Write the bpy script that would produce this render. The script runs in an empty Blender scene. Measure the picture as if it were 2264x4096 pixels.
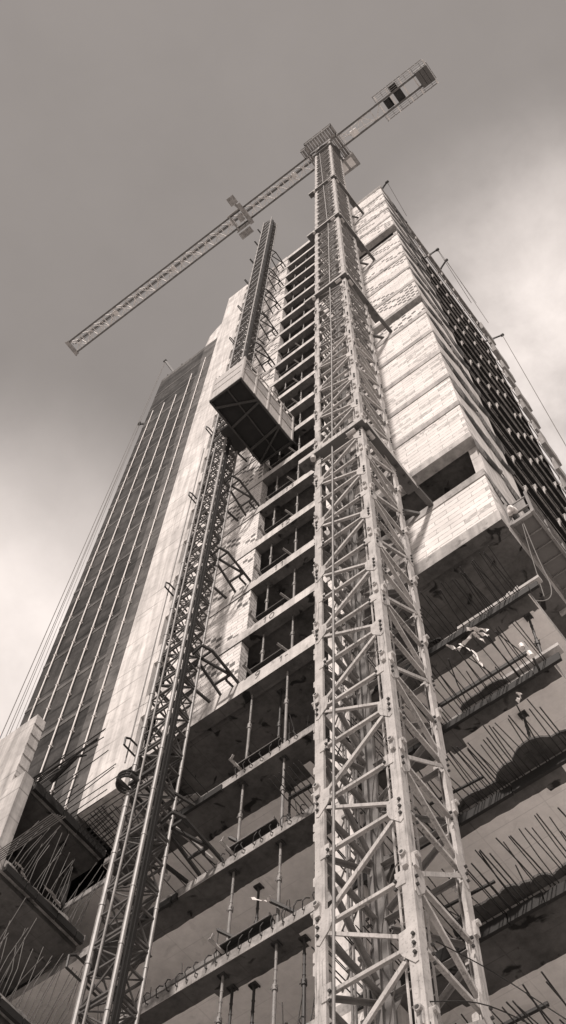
import bpy, math, random
from mathutils import Vector, Matrix
R = random.Random(7)
C = bpy.context.scene.collection
PI = math.pi

# ---------------------------------------------------------------- materials
def mat(name):
    m = bpy.data.materials.new(name); m.use_nodes = True
    nt = m.node_tree; b = nt.nodes['Principled BSDF']
    return m, nt, b
class G:
    """tiny node-graph writer"""
    def __init__(s, nt): s.nt = nt
    def n(s, t, **k):
        x = s.nt.nodes.new(t)
        for a, v in k.items(): setattr(x, a, v)
        return x
    def l(s, a, b): s.nt.links.new(a, b)
    def math(s, op, a, b=None, c=None):
        x = s.n('ShaderNodeMath', operation=op)
        for i, v in enumerate((a, b, c)):
            if v is None: continue
            if isinstance(v, (int, float)): x.inputs[i].default_value = v
            else: s.l(v, x.inputs[i])
        return x.outputs[0]
    def pos(s): return s.n('ShaderNodeNewGeometry').outputs['Position']
    def xyz(s, v):
        x = s.n('ShaderNodeSeparateXYZ'); s.l(v, x.inputs[0]); return x.outputs
    def comb(s, a, b, c=0.0):
        x = s.n('ShaderNodeCombineXYZ')
        for i, v in enumerate((a, b, c)):
            if isinstance(v, (int, float)): x.inputs[i].default_value = v
            else: s.l(v, x.inputs[i])
        return x.outputs[0]
    def scale(s, v, xyz):
        x = s.n('ShaderNodeVectorMath', operation='MULTIPLY'); s.l(v, x.inputs[0]); x.inputs[1].default_value = xyz
        return x.outputs[0]
    def noise(s, v, sc, det=4, rough=.55, dist=0):
        x = s.n('ShaderNodeTexNoise'); s.l(v, x.inputs['Vector'])
        x.inputs['Scale'].default_value = sc; x.inputs['Detail'].default_value = det
        x.inputs['Roughness'].default_value = rough; x.inputs['Distortion'].default_value = dist
        return x.outputs['Fac']
    def ramp(s, v, lo, hi, a=0., b=1.):
        x = s.n('ShaderNodeMapRange'); s.l(v, x.inputs[0])
        for i, q in enumerate((lo, hi, a, b)): x.inputs[i + 1].default_value = q
        return x.outputs[0]
    def grey(s, v, tint=(1., .965, .94)):
        return s.comb(*[s.math('MULTIPLY', v, t) for t in tint])
    def bump(s, h, b, st=.3, d=.02):
        x = s.n('ShaderNodeBump'); x.inputs['Strength'].default_value = st; x.inputs['Distance'].default_value = d
        s.l(h, x.inputs['Height']); s.l(x.outputs[0], b.inputs['Normal'])

def concrete(name, base, var=.25, streak=.2, lines=0., spots=0., rough=.9, sc=1., band=.13, panel=0.):
    m, nt, b = mat(name); g = G(nt); p = g.pos()
    n1 = g.noise(p, .9 * sc, 6, .6); n2 = g.noise(p, 7 * sc, 5, .65)
    v = g.math('MULTIPLY_ADD', g.ramp(n1, .3, .7, -1, 1), var * base, base)
    v = g.math('MULTIPLY_ADD', g.ramp(n2, .3, .7, -1, 1), var * .45 * base, v)
    if streak:
        s1 = g.noise(g.scale(p, (3.2, 3.2, .16)), 1.4, 4, .6)
        v = g.math('MULTIPLY', v, g.ramp(s1, .32, .62, 1 - streak, 1.04))
    if lines:
        z = g.xyz(p)[2]
        wob = g.math('MULTIPLY_ADD', g.noise(p, .6, 2), .16, z)
        f = g.math('FRACT', g.math('DIVIDE', wob, 1.02))
        d = g.math('ABSOLUTE', g.math('SUBTRACT', f, .5))
        brk = g.noise(g.scale(p, (.5, .5, 3.)), 1.0, 2)
        ln = g.math('MULTIPLY', g.ramp(d, .0, .035 if base > .3 else .11, 1, 0), g.ramp(brk, .42, .6, 0, 1))
        v = g.math('MULTIPLY', v, g.math('SUBTRACT', 1., g.math('MULTIPLY', ln, lines)))
        bandn = g.noise(g.comb(0., 0., g.math('FLOOR', g.math('DIVIDE', wob, 1.02))), 3.7, 0)
        v = g.math('MULTIPLY', v, g.ramp(bandn, .35, .65, 1 - band, 1 + band))
    if panel:
        q = g.xyz(p); fx = g.math('ABSOLUTE', g.math('SUBTRACT', g.math('FRACT', g.math('DIVIDE', q[0], 1.25)), .5)); fy = g.math('ABSOLUTE', g.math('SUBTRACT', g.math('FRACT', g.math('DIVIDE', q[1], .62)), .5))
        ln = g.math('MAXIMUM', g.ramp(fx, .0, .012, 1, 0), g.ramp(fy, .0, .02, 1, 0))
        v = g.math('MULTIPLY', v, g.math('SUBTRACT', 1., g.math('MULTIPLY', g.math('MULTIPLY', ln, g.ramp(n1, .4, .6, 0, 1)), panel)))
    if spots:
        sp = g.noise(p, 2.6, 3, .5, .6)
        v = g.math('MULTIPLY', v, g.ramp(sp, .61, .68, 1, 1 - spots))
    g.l(g.grey(v), b.inputs['Base Color']); b.inputs['Roughness'].default_value = rough
    b.inputs['Specular IOR Level'].default_value = .2
    g.bump(n2, b, .35, .02)
    return m

def brick(name, w, h, base, holes, patch, gap=.014):
    """block wall in the XZ plane (front walls) - running bond, holes = share of dark half blocks, patch = share of smeared blocks"""
    m, nt, b = mat(name); g = G(nt); p = g.pos(); q = g.xyz(p)
    u = g.math('ADD', q[0], g.math('MULTIPLY', q[1], 1.0))
    row = g.math('FLOOR', g.math('DIVIDE', q[2], h))
    off = g.math('MULTIPLY', g.math('MODULO', g.math('ABSOLUTE', row), 2.), .5)
    cu = g.math('ADD', g.math('DIVIDE', u, w), off)
    col = g.math('FLOOR', cu); fu = g.math('FRACT', cu); fz = g.math('FRACT', g.math('DIVIDE', q[2], h))
    def wn(a, c):
        x = g.n('ShaderNodeTexWhiteNoise', noise_dimensions='2D'); g.l(g.comb(a, c), x.inputs['Vector']); return x.outputs['Value']
    r1 = wn(col, row); r2 = wn(row, col)
    v = g.ramp(r1, 0, 1, base * .9, base * 1.06)
    # smeared / spalled blocks
    chip = g.noise(p, 5.5, 4, .7)
    pm = g.math('MULTIPLY', g.math('LESS_THAN', r2, patch), g.ramp(chip, .42, .52, 0, 1))
    v = g.math('MULTIPLY', v, g.math('SUBTRACT', 1., g.math('MULTIPLY', pm, .36)))
    # narrow dark openings of hollow half blocks, in loose columns
    cn = wn(g.math('FLOOR', g.math('DIVIDE', g.math('ADD', col, g.math('MULTIPLY', row, .5)), 2.)), g.math('FLOOR', g.math('DIVIDE', row, 14.)))
    hm = g.math('MULTIPLY', g.math('LESS_THAN', cn, holes), g.math('LESS_THAN', g.math('ABSOLUTE', g.math('SUBTRACT', fu, .5)), .22))
    hm = g.math('MULTIPLY', hm, g.math('LESS_THAN', r1, .72))
    v = g.math('MULTIPLY', v, g.math('SUBTRACT', 1., g.math('MULTIPLY', hm, .76)))
    # joints
    jit = g.math('MULTIPLY', g.ramp(g.noise(p, 9, 3), .35, .65, .2, 1.9), gap)
    jz = g.math('LESS_THAN', g.math('MULTIPLY', g.math('MINIMUM', fz, g.math('SUBTRACT', 1., fz)), h), jit)
    ju = g.math('LESS_THAN', g.math('MULTIPLY', g.math('MINIMUM', fu, g.math('SUBTRACT', 1., fu)), w), g.math('MULTIPLY', jit, .6))
    j = g.math('MAXIMUM', jz, ju)
    v = g.math('MULTIPLY', v, g.math('SUBTRACT', 1., g.math('MULTIPLY', j, .45)))
    big = g.noise(p, .7, 3); v = g.math('MULTIPLY', v, g.ramp(big, .3, .7, .86, 1.08))
    g.l(g.grey(v), b.inputs['Base Color']); b.inputs['Roughness'].default_value = .92
    b.inputs['Specular IOR Level'].default_value = .15
    g.bump(g.math('SUBTRACT', 1., g.math('MAXIMUM', j, hm)), b, .5, .02)
    return m

def paint(name, base, rough=.5, var=.12, dirt=.25, sc=3., metal=0., run=0.):
    m, nt, b = mat(name); g = G(nt); p = g.pos()
    n = g.noise(p, sc, 5, .6); n2 = g.noise(p, sc * 9, 3, .6)
    v = g.math('MULTIPLY_ADD', g.ramp(n, .3, .7, -1, 1), var * base, base)
    v = g.math('MULTIPLY', v, g.ramp(n2, .56, .72, 1, 1 - dirt))
    if run:
        s1 = g.noise(g.scale(p, (14, 14, .7)), 1.6, 5, .65); s2 = g.noise(g.scale(p, (1, 1, .35)), 2.2, 3)
        v = g.math('MULTIPLY', v, g.math('SUBTRACT', 1., g.math('MULTIPLY', g.math('MULTIPLY', g.ramp(s1, .5, .68, 0, 1), g.ramp(s2, .42, .6, 0, 1)), run)))
        s3 = g.noise(p, 26, 4, .7); v = g.math('MULTIPLY', v, g.ramp(s3, .64, .7, 1, .55))
    g.l(g.grey(v), b.inputs['Base Color']); b.inputs['Roughness'].default_value = rough
    b.inputs['Metallic'].default_value = metal; b.inputs['Specular IOR Level'].default_value = .35
    return m

M = {}
M['slab_edge'] = concrete('slab_edge_concrete', .43, .25, .3, spots=.35)
M['bay_edge'] = concrete('bay_edge_concrete', .62, .2, .3, spots=.3)
M['wing_face'] = concrete('wing_wall_concrete', .5, .2, .4, lines=.6, spots=.25, band=.08)
M['bracket'] = paint('bracket_steel', .62, .6, .2, .3)
M['podium_edge'] = concrete('podium_edge_concrete', .34, .45, .35, spots=.6, sc=2)
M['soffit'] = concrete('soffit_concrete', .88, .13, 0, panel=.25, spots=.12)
M['soffit_dark'] = concrete('dark_soffit_concrete', .115, .42, 0, spots=.78, panel=.4)
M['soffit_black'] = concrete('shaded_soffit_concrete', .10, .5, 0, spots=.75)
M['white'] = concrete('core_wall_concrete', .68, .17, .34, lines=.8, spots=.18, band=.07)
M['dark_wall'] = concrete('stained_wall_concrete', .06, .55, .25, lines=.8, sc=1.6, band=.32)
M['dark_wall2'] = concrete('stained_wall_concrete_pale', .13, .4, .25, lines=.6, sc=1.6, band=.2)
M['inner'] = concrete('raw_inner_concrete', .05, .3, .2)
M['brickL'] = brick('small_block_masonry', .44, .195, .80, .42, .04)
M['brickR'] = brick('long_block_masonry', .78, .255, .80, .0, .17, .012)
M['brickT'] = brick('upper_block_masonry', .46, .24, .76, .48, .05, .011)
M['jamb'] = brick('jamb_masonry', .30, .195, .62, 0, .05, .022)
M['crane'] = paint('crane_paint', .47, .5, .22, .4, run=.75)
M['crane_in'] = paint('crane_paint_rear_shade', .2, .6, .2, .3)  # darker copy of the crane paint, shade of rear and inner members put in
M['crane_dark'] = paint('crane_dark_and_shade', .10, .6)  # dark crane parts; on collar bottoms it paints in the underside shade
M['crane_top'] = paint('crane_weathered_paint', .27, .55, .35, .35)
M['crane_chord'] = paint('crane_chord_paint', .12, .55, .3, .35)
M['crane_lace'] = paint('crane_lacing_paint', .66, .5, .3, .3)
M['bolt'] = paint('bolt_steel', .06, .5)
M['hoist_rail'] = paint('galvanised_rail', .23, .45, .25, .45, run=.4)
M['hoist_steel'] = paint('hoist_lattice_steel', .105, .5, .3, .4)
M['hoist_dark'] = paint('greased_rack_steel', .022, .5)
M['hoist_black'] = paint('tie_frame_steel', .045, .55)
M['car'] = paint('platform_panel_paint', .5, .5, .12, .25, run=.35)
M['car_mesh'] = paint('platform_mesh_paint', .33, .6)
M['car_floor'] = paint('platform_floor_steel', .012, .7, .4, .5)
M['rebar'] = paint('rusty_rebar', .035, .7)
M['rebar_pale'] = paint('dusty_rebar', .16, .8)
M['prop'] = paint('prop_steel', .22, .6, .3, .5)
M['prop_dark'] = paint('prop_painted_steel', .05, .6)
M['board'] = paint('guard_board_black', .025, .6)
M['timber'] = paint('timber_plank', .42, .8, .3, .4)
M['sheet'] = paint('white_plastic_sheet', .74, .5)
M['pipe_white'] = paint('white_riser', .74, .5)
M['pipe_grey'] = paint('grey_standpipe', .2, .55, .2, .4)
M['net'] = None
M['matte_black'] = paint('matte_black_shade', .012, 1., .4, .5)
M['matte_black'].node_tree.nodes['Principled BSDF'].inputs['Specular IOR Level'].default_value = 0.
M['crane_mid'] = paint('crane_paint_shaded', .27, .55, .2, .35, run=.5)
M['flank'] = concrete('flank_wall_render', .62, .15, .3, lines=.5, spots=.2)
M['net2'] = paint('grey_sheeting', .3, .9, .3, .5)
M['rope'] = paint('rope_fibre', .22, .9)
M['number'] = paint('spray_marking', .16, .9)
M['number_black'] = paint('black_marking', .015, .9)

def netmat():
    m, nt, b = mat('draped_netting'); g = G(nt); p = g.pos(); q = g.xyz(p)
    a = g.math('ADD', g.math('MULTIPLY', q[1], 1.0), g.math('MULTIPLY', q[2], .55))
    wv = g.math('FRACT', g.math('ADD', g.math('MULTIPLY', a, .62), g.math('MULTIPLY', g.noise(p, .8, 2), .7)))
    v = g.ramp(wv, .3, .7, .05, .2)
    n2 = g.noise(g.scale(p, (1, 4, 1)), 4, 4)
    v = g.math('MULTIPLY', v, g.ramp(n2, .3, .7, .6, 1.15))
    g.l(g.grey(v), b.inputs['Base Color']); b.inputs['Roughness'].default_value = .9
    g.bump(n2, b, .6, .05)
    return m
M['net'] = netmat()

# ---------------------------------------------------------------- mesh builder
class MB:
    def __init__(s): s.v = []; s.f = []; s.m = []; s.sm = []
    def poly(s, pts, mi=0):
        k = len(s.v); s.v += [tuple(p) for p in pts]; s.f.append(tuple(range(k, k + len(pts)))); s.m.append(mi); return s
    def hexa(s, P, mi=0, mb=None):
        k = len(s.v); s.v += [tuple(p) for p in P]
        for i, q in enumerate(((0, 3, 2, 1), (4, 5, 6, 7), (0, 1, 5, 4), (1, 2, 6, 5), (2, 3, 7, 6), (3, 0, 4, 7))):
            s.f.append(tuple(k + j for j in q)); s.m.append(mb if (i == 0 and mb is not None) else mi)
        return s
    def box(s, x0, x1, y0, y1, z0, z1, mi=0, mb=None):
        return s.hexa([(x0, y0, z0), (x1, y0, z0), (x1, y1, z0), (x0, y1, z0), (x0, y0, z1), (x1, y0, z1), (x1, y1, z1), (x0, y1, z1)], mi, mb)
    def bar(s, p, q, w, h, up=(0, 0, 1), mi=0):
        p = Vector(p); q = Vector(q); d = (q - p).normalized(); u = Vector(up)
        a = d.cross(u)
        if a.length < 1e-4: a = d.cross(Vector((1, 0, 0)))
        a.normalize(); b = a.cross(d).normalized(); a = a * (w / 2); b = b * (h / 2)
        return s.hexa([p - a - b, p + a - b, p + a + b, p - a + b, q - a - b, q + a - b, q + a + b, q - a + b], mi)
    def angle(s, p, q, w, t, n, mi=0, ii=.075):
        """L section: one flange in the face (normal n), one flange turned inward along -n"""
        p = Vector(p); q = Vector(q); n = Vector(n); d = (q - p).normalized(); a = n.cross(d).normalized()
        if a.z < 0: a = -a
        def slab(o, e1, e2):
            s.hexa([p + o, p + o + e1, p + o + e1 + e2, p + o + e2, q + o, q + o + e1, q + o + e1 + e2, q + o + e2], mi)
        slab(-a * w / 2, a * w, -n * t)
        slab(a * (w / 2 - t) - n * t, a * t, -n * ii)
    def tube(s, p, q, r, n=6, mi=0, r2=None):
        p = Vector(p); q = Vector(q); d = (q - p).normalized()
        a = d.cross(Vector((0, 0, 1)))
        if a.length < 1e-3: a = Vector((1, 0, 0))
        a.normalize(); b = d.cross(a); k = len(s.v); r2 = r if r2 is None else r2
        for c, rr in ((p, r), (q, r2)):
            for i in range(n):
                t = 2 * PI * i / n; s.v.append(tuple(c + a * (math.cos(t) * rr) + b * (math.sin(t) * rr)))
        for i in range(n):
            j = (i + 1) % n; s.f.append((k + i, k + j, k + n + j, k + n + i)); s.m.append(mi)
        s.f.append(tuple(k + i for i in range(n))[::-1]); s.m.append(mi)
        s.f.append(tuple(k + n + i for i in range(n))); s.m.append(mi)
        return s
    def path(s, pts, r, n=5, mi=0):
        for a, b in zip(pts, pts[1:]): s.tube(a, b, r, n, mi)
        return s
    def prism(s, poly, h, mi=0, mside=None):
        """poly: list of 3D points (planar), h: extrusion vector"""
        h = Vector(h); k = len(s.v); n = len(poly)
        s.v += [tuple(p) for p in poly] + [tuple(Vector(p) + h) for p in poly]
        s.f.append(tuple(range(k, k + n))); s.m.append(mi); s.f.append(tuple(range(k + n, k + 2 * n))[::-1]); s.m.append(mi)
        for i in range(n):
            j = (i + 1) % n; s.f.append((k + i, k + n + i, k + n + j, k + j)); s.m.append(mi if mside is None else mside)
        return s
    def build(s, name, mats, parent=None, kind=None, label=None):
        me = bpy.data.meshes.new(name); me.from_pydata(s.v, [], s.f)
        if not isinstance(mats, (list, tuple)): mats = [mats]
        for m in mats: me.materials.append(m)
        me.polygons.foreach_set('material_index', s.m)
        import bmesh
        bm = bmesh.new(); bm.from_mesh(me); bmesh.ops.recalc_face_normals(bm, faces=bm.faces); bm.to_mesh(me); bm.free()
        o = bpy.data.objects.new(name, me); C.objects.link(o)
        if parent is not None:
            o.parent = parent
            if parent.parent is None: o.location = -Vector(parent.location)
        if kind: o['kind'] = kind
        if label: o['label'] = label
        return o

def tag(o, label, cat, group=None):
    o['label'] = label; o['category'] = cat
    if group: o['group'] = group
    return o
def thing(name, label, cat, loc=(0, 0, 0), group=None):
    o = bpy.data.objects.new(name, None); C.objects.link(o); o.location = loc; o.empty_display_size = .3
    return tag(o, label, cat, group)
def copy_thing(r, loc, rotz=0., label=None):
    c = r.copy(); C.objects.link(c); c.location = loc; c.rotation_euler = (0, 0, rotz)
    for ch in list(r.children):
        d = ch.copy(); C.objects.link(d); d.parent = c
    if label: c['label'] = label
    return c

# ---------------------------------------------------------------- key levels (metres, eye of the photographer at 0,0,0)
GZ = -1.6
YF = 11.6                               # main facade plane
XL, XW0, XW1 = -21.2, -16.55, -14.97    # stained wall | pale core wall | brick strip
XB0, XB1 = -11.2, -8.4                  # open bay between
XR = -3.3                               # right corner
P = 3.04
bot = {1: 1.2, 2: 4.0, 3: 6.8, 4: 11.6, 5: 14.4, 6: 17.15, 7: 19.98, 8: 22.95}
bot[3] = 8.7; bot[2] = 5.8; bot[1] = 2.9
for n in range(9, 29): bot[n] = 26.76 + P * (n - 9)
TOP = {n: bot[n] + .25 for n in range(1, 9)}
for n in range(9, 29): TOP[n] = bot[n] + .6

# ---------------------------------------------------------------- setting
g = MB(); N = 24
for i in range(N):
    for j in range(N):
        def gp(i, j):
            a = (i / N * 2 - 1); b = (j / N * 2 - 1)
            return (a * abs(a) * 1500, b * abs(b) * 1500, GZ)
        g.poly([gp(i, j), gp(i + 1, j), gp(i + 1, j + 1), gp(i, j + 1)])
g.build('ground', concrete('dusty_ground', .42, .2, 0, sc=.3), kind='structure')

# ---------------------------------------------------------------- the tower under construction
B = thing('tower_block', 'tall unfinished concrete and brick tower with open floors, numbered slab edges and protruding rebar', 'building', (-10, 11.6, GZ))

def jag(x0, x1, y, amp, step, seed):
    r = random.Random(seed); pts = []; x = x0; off = 0
    while x < x1:
        if r.random() < .09:
            pts.append((x, y + off)); off = r.choice((-1, -.6, 0, .5, 1)) * amp; x += .02
        pts.append((x, y + off + r.uniform(-.014, .014))); x += step * r.uniform(.5, 1.5)
    pts.append((x1, y + off)); return pts

SL = {}
for n in range(1, 29):
    zb, zt = bot[n], TOP[n]; m = MB()
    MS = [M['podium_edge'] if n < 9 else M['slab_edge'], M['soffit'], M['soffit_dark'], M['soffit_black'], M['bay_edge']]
    if n < 9:
        # thin podium plate with a darker front strip on its underside
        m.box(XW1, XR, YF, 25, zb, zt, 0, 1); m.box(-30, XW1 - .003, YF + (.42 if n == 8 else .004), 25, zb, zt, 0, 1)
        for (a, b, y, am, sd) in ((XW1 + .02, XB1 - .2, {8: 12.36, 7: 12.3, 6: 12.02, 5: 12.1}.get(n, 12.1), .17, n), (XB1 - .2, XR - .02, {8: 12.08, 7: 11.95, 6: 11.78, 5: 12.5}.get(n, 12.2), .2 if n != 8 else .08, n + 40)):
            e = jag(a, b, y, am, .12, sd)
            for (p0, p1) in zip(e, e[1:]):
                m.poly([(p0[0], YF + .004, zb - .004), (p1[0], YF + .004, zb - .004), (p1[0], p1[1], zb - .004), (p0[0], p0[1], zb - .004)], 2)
    else:
        # edge beam + recessed plate; the left part over the brick strip, the bay and the right block
        if n == 9:
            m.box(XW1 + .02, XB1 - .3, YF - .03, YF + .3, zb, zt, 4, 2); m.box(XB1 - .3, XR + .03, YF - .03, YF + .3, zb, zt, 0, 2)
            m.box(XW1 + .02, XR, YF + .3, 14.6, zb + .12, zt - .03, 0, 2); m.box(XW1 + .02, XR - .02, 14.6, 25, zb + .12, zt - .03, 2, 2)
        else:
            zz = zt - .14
            m.box(-14.25, XB1, YF - .02, YF + .3, zb + .0, zz, 4, 2)  # bottom face takes the dark soffit tone, muting bounce light by colour
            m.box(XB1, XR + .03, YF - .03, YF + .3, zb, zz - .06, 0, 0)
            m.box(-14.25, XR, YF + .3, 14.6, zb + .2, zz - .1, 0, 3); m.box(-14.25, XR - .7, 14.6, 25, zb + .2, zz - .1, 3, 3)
    SL[n] = m.build('floor_slab', MS, B)
# walls ------------------------------------------------------------
def bpart(name, m, ms, label=None): return m.build(name, ms, B, label=label)
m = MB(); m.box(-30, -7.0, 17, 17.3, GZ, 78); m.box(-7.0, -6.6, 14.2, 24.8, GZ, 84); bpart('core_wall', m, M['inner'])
# pale core wall with a column of window openings behind the hoist
m = MB(); m.box(XW0, -14.93, YF, YF + .35, 26.2, 87.0, 0); m.box(XW0, -14.2, YF + .35, 17, 26.2, 26.5, 0)
m.prism([(-17.85, YF + .12, 75.2), (XW0 - .02, YF + .12, 75.2), (XW0 - .02, YF + .12, 80.6), (-17.1, YF + .12, 79.9), (-17.6, YF + .12, 78.9)], (0, .3, 0), 0)
bpart('wall', m, M['white'], 'pale cast concrete wall with horizontal pour lines')
for n in range(9, 29):
    m = MB(); z0 = TOP[n] - .15; z1 = min(bot[n] + P, 86.5)
    m.box(-14.925, -14.25, YF + .01, YF + .3, z1 - .45, z1 + .62)
    bpart('spandrel', m, M['white'])
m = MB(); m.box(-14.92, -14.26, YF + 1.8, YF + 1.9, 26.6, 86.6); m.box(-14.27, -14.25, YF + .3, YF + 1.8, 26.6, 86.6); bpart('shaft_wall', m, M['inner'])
m = MB(); m.box(-14.6, -11.35, YF + .1, YF + .4, bot[28] + .4, bot[28] + 2.0); m.box(XB0 - .2, XB1 + .3, YF, YF + .2, bot[28] + .3, bot[28] + 1.0); bpart('parapet', m, M['white'])
# stained dark wall
m = MB()
m.box(XL, XW0 - .004, YF + .02, YF + .4, 22.0, 75.3, 0)
for n in range(9, 25):
    r = random.Random(n * 3)
    z = bot[n] - .1
    x = -17.55 + r.uniform(-.06, .06)
    m.box(x, XW0 - .01, YF + .008, YF + .019, z + .05, z + P * .96, 1)
    m.box(XL + .002, XW0 - .01, YF + .002, YF + .0185, z - .18, z + .04, 1)
    if r.random() < .5: m.box(XL - .04, XL + .2, YF + .1, YF + .4, z - .2, z, 0)
m.box(XL + .002, XW0 - .01, YF + .012, YF + .3, 75.28, 75.9, 1)
m.box(XL - .1, XL, YF + .1, 24, 22, 75.3, 0)
bpart('stained_wall', m, [M['dark_wall'], M['dark_wall2']], 'dark stained wall with pale floor bands')
for (x, zt) in ((-20.64, 68.2), (-19.75, 68.0), (-18.83, 67.8), (-17.96, 70.3), (-17.08, 72.0)):
    m = MB(); m.tube((x, YF - .06, 24.5), (x, YF - .06, zt), .026, 8)
    z = 25.3
    while z < zt - .5:
        m.box(x - .05, x + .05, YF - .09, YF + .01, z, z + .04)
        m.tube((x + .05, YF - .05, z), (x + .13, YF - .1, z + .05), .014, 5); z += P / 2
    bpart('riser_pipe', m, M['pipe_white'])
# brick strip left of the open bay
for n in range(9, 28):
    m = MB(); r = random.Random(n)
    z0 = TOP[n] - (.0 if n == 9 else .14); z1 = bot[n + 1] + .04
    xe = XB0 + r.uniform(-.08, .04) - (.12 if n == 9 else 0) + (n - 12) * .004
    m.box(-14.24, xe, YF + .01, YF + .32, z0 + .004, z1 - .004, 0)
    m.poly([(xe + .003, YF + .01, z0), (xe + .003, YF + .32, z0), (xe + .003, YF + .32, z1), (xe + .003, YF + .01, z1)], 1)
    bpart('brick_panel', m, [M['brickL'] if n < 16 else M['brickT'], M['jamb']])
# right brick block
gaps = {10: None, 16: (50.0, 51.08), 22: None}
for n in range(9, 28):
    z0 = TOP[n] - (.0 if n == 9 else .2) + .004; z1 = bot[n + 1] - .004
    x1 = XR
    if n in (10, 22): x0 = None
    else: x0 = XB1 + .02
    if n == 16: z1 = 50.0
    if x0 is not None:
        m = MB(); m.box(x0, x1, YF, YF + .3, z0, z1); bpart('brick_panel', m, M['brickR'] if n < 16 else M['brickT'])
m = MB()
for n in (10, 16, 22):
    z0 = TOP[n] - .2; z1 = bot[n + 1]
    if n == 16: z0 = 50.0
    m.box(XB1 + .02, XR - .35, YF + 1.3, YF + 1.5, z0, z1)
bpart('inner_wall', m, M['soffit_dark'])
m = MB(); m.box(XB1 - .02, XB1 + .6, YF + .004, YF + .5, GZ, bot[9] - .005); m.box(-8.0, -7.45, YF + .25, YF + .6, GZ, bot[9] - .006)
bpart('column', m, M['white'])
m = MB(); m.box(-4.6, -4.2, 14.6, 15.1, GZ, bot[9]); bpart('column', m, M['podium_edge'])
# stub of the roof plant and roof parapet on the right block
m = MB(); m.box(XB1, XR + .06, YF - .05, YF + .25, bot[28] + .3, bot[28] + .62); m.box(XR - .2, XR + .04, YF + .25, 25, bot[28] + .3, bot[28] + .62)
bpart('roof_parapet', m, M['slab_edge'])
# right flank: netting strip, open floors with thin pale edges and brackets
m = MB(); m.box(XR - .3, XR - .004, YF + .31, 14.5, bot[9] + .5, bot[28] - .02); bpart('flank_wall', m, M['flank'])
for n in range(9, 28):
    for k in range(2):
        # dark netting swags hanging across each storey of the flank strip
        m = MB(); r = random.Random(n * 7 + k); ya = YF + .1 + k * 1.46; yb = ya + 1.44
        zt = bot[n + 1] + r.uniform(.25, .6); dp = r.uniform(.9, 1.5); sg = r.uniform(.35, .6); nu, nv = 8, 4; grid = []
        for j in range(nv + 1):
            row = []
            for i in range(nu + 1):
                t = j / nv; u_ = i / nu
                z = zt - sg * math.sin(PI * u_) * .7 - t * dp * (.35 + .65 * (u_ if (n + k) % 2 else 1 - u_))
                row.append((XR + .02 + (.07 * math.sin(PI * t) + r.uniform(-.012, .012)) * min(1, u_ * 3 + k), ya + (yb - ya) * u_, z))
            grid.append(row)
        for j in range(nv):
            for i in range(nu): m.poly([grid[j][i], grid[j][i + 1], grid[j + 1][i + 1], grid[j + 1][i]])
        bpart('safety_net', m, M['net'])
m = MB(); m.box(XR - .45, XR - .4, 14.62, 25, bot[9] + .7, bot[28] + .3); bpart('shade_backing', m, M['matte_black'])  # added black sheet standing in for the deep shade of the open floors
r = random.Random(31)
for n in range(9, 29):
    ys = [14.62 + i * 1.73 for i in range(7)]; m = MB()
    for a, b in zip(ys, ys[1:]):
        z = bot[n] + .22; q = r.uniform(.03, .1)
        m.bar((XR, a, z), (XR, (a + b) / 2, z - q), .05, .055); m.bar((XR, (a + b) / 2, z - q), (XR, b, z), .05, .055)
        if r.random() < .6: MB().bar((XR - .03, a, z + 1.2 + r.uniform(-.1, .1)), (XR - .03, b, z + 1.2 + r.uniform(-.1, .1)), .018, .02).build('safety_line', M['podium_edge'], B)
    bpart('edge_rail', m, M['podium_edge'])
    m = MB(); m.box(XR - .05, XR + .09 + .05 * (n % 3), 23.4 + .3 * (n % 2), 25.0, bot[n] - 1.0, bot[n] + .5); bpart('end_sheeting', m, M['net2'])
m = MB(); m.box(XR - .25, XR - .02, 14.51, 14.6, bot[9], bot[28]); bpart('corner_column', m, M['slab_edge'])
br = []
for n in range(11, 28):
    for k in range(6):
        if (n * 5 + k * 3) % 7 == 0: continue
        br.append((15.25 + k * 1.42 + .06 * math.sin(n * 3 + k), bot[n] + .2 + .25 * math.sin(k * 2.1)))
br.sort(key=lambda b: b[1] + .6 * b[0]); rest = MB()
for i, (y, z) in enumerate(br):
    m = MB() if i < 98 else rest
    m.prism([(XR + .02, y, z - .36), (XR + .12, y - .02, z + .16), (XR + .0, y + .02, z + .16)], (0, .055, 0)); m.box(XR, XR + .11, y - .02, y + .15, z + .163, z + .195)
    if m is not rest: bpart('edge_bracket', m, M['bracket'])
rest.build('edge_brackets', M['bracket'], B, kind='stuff')
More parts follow.
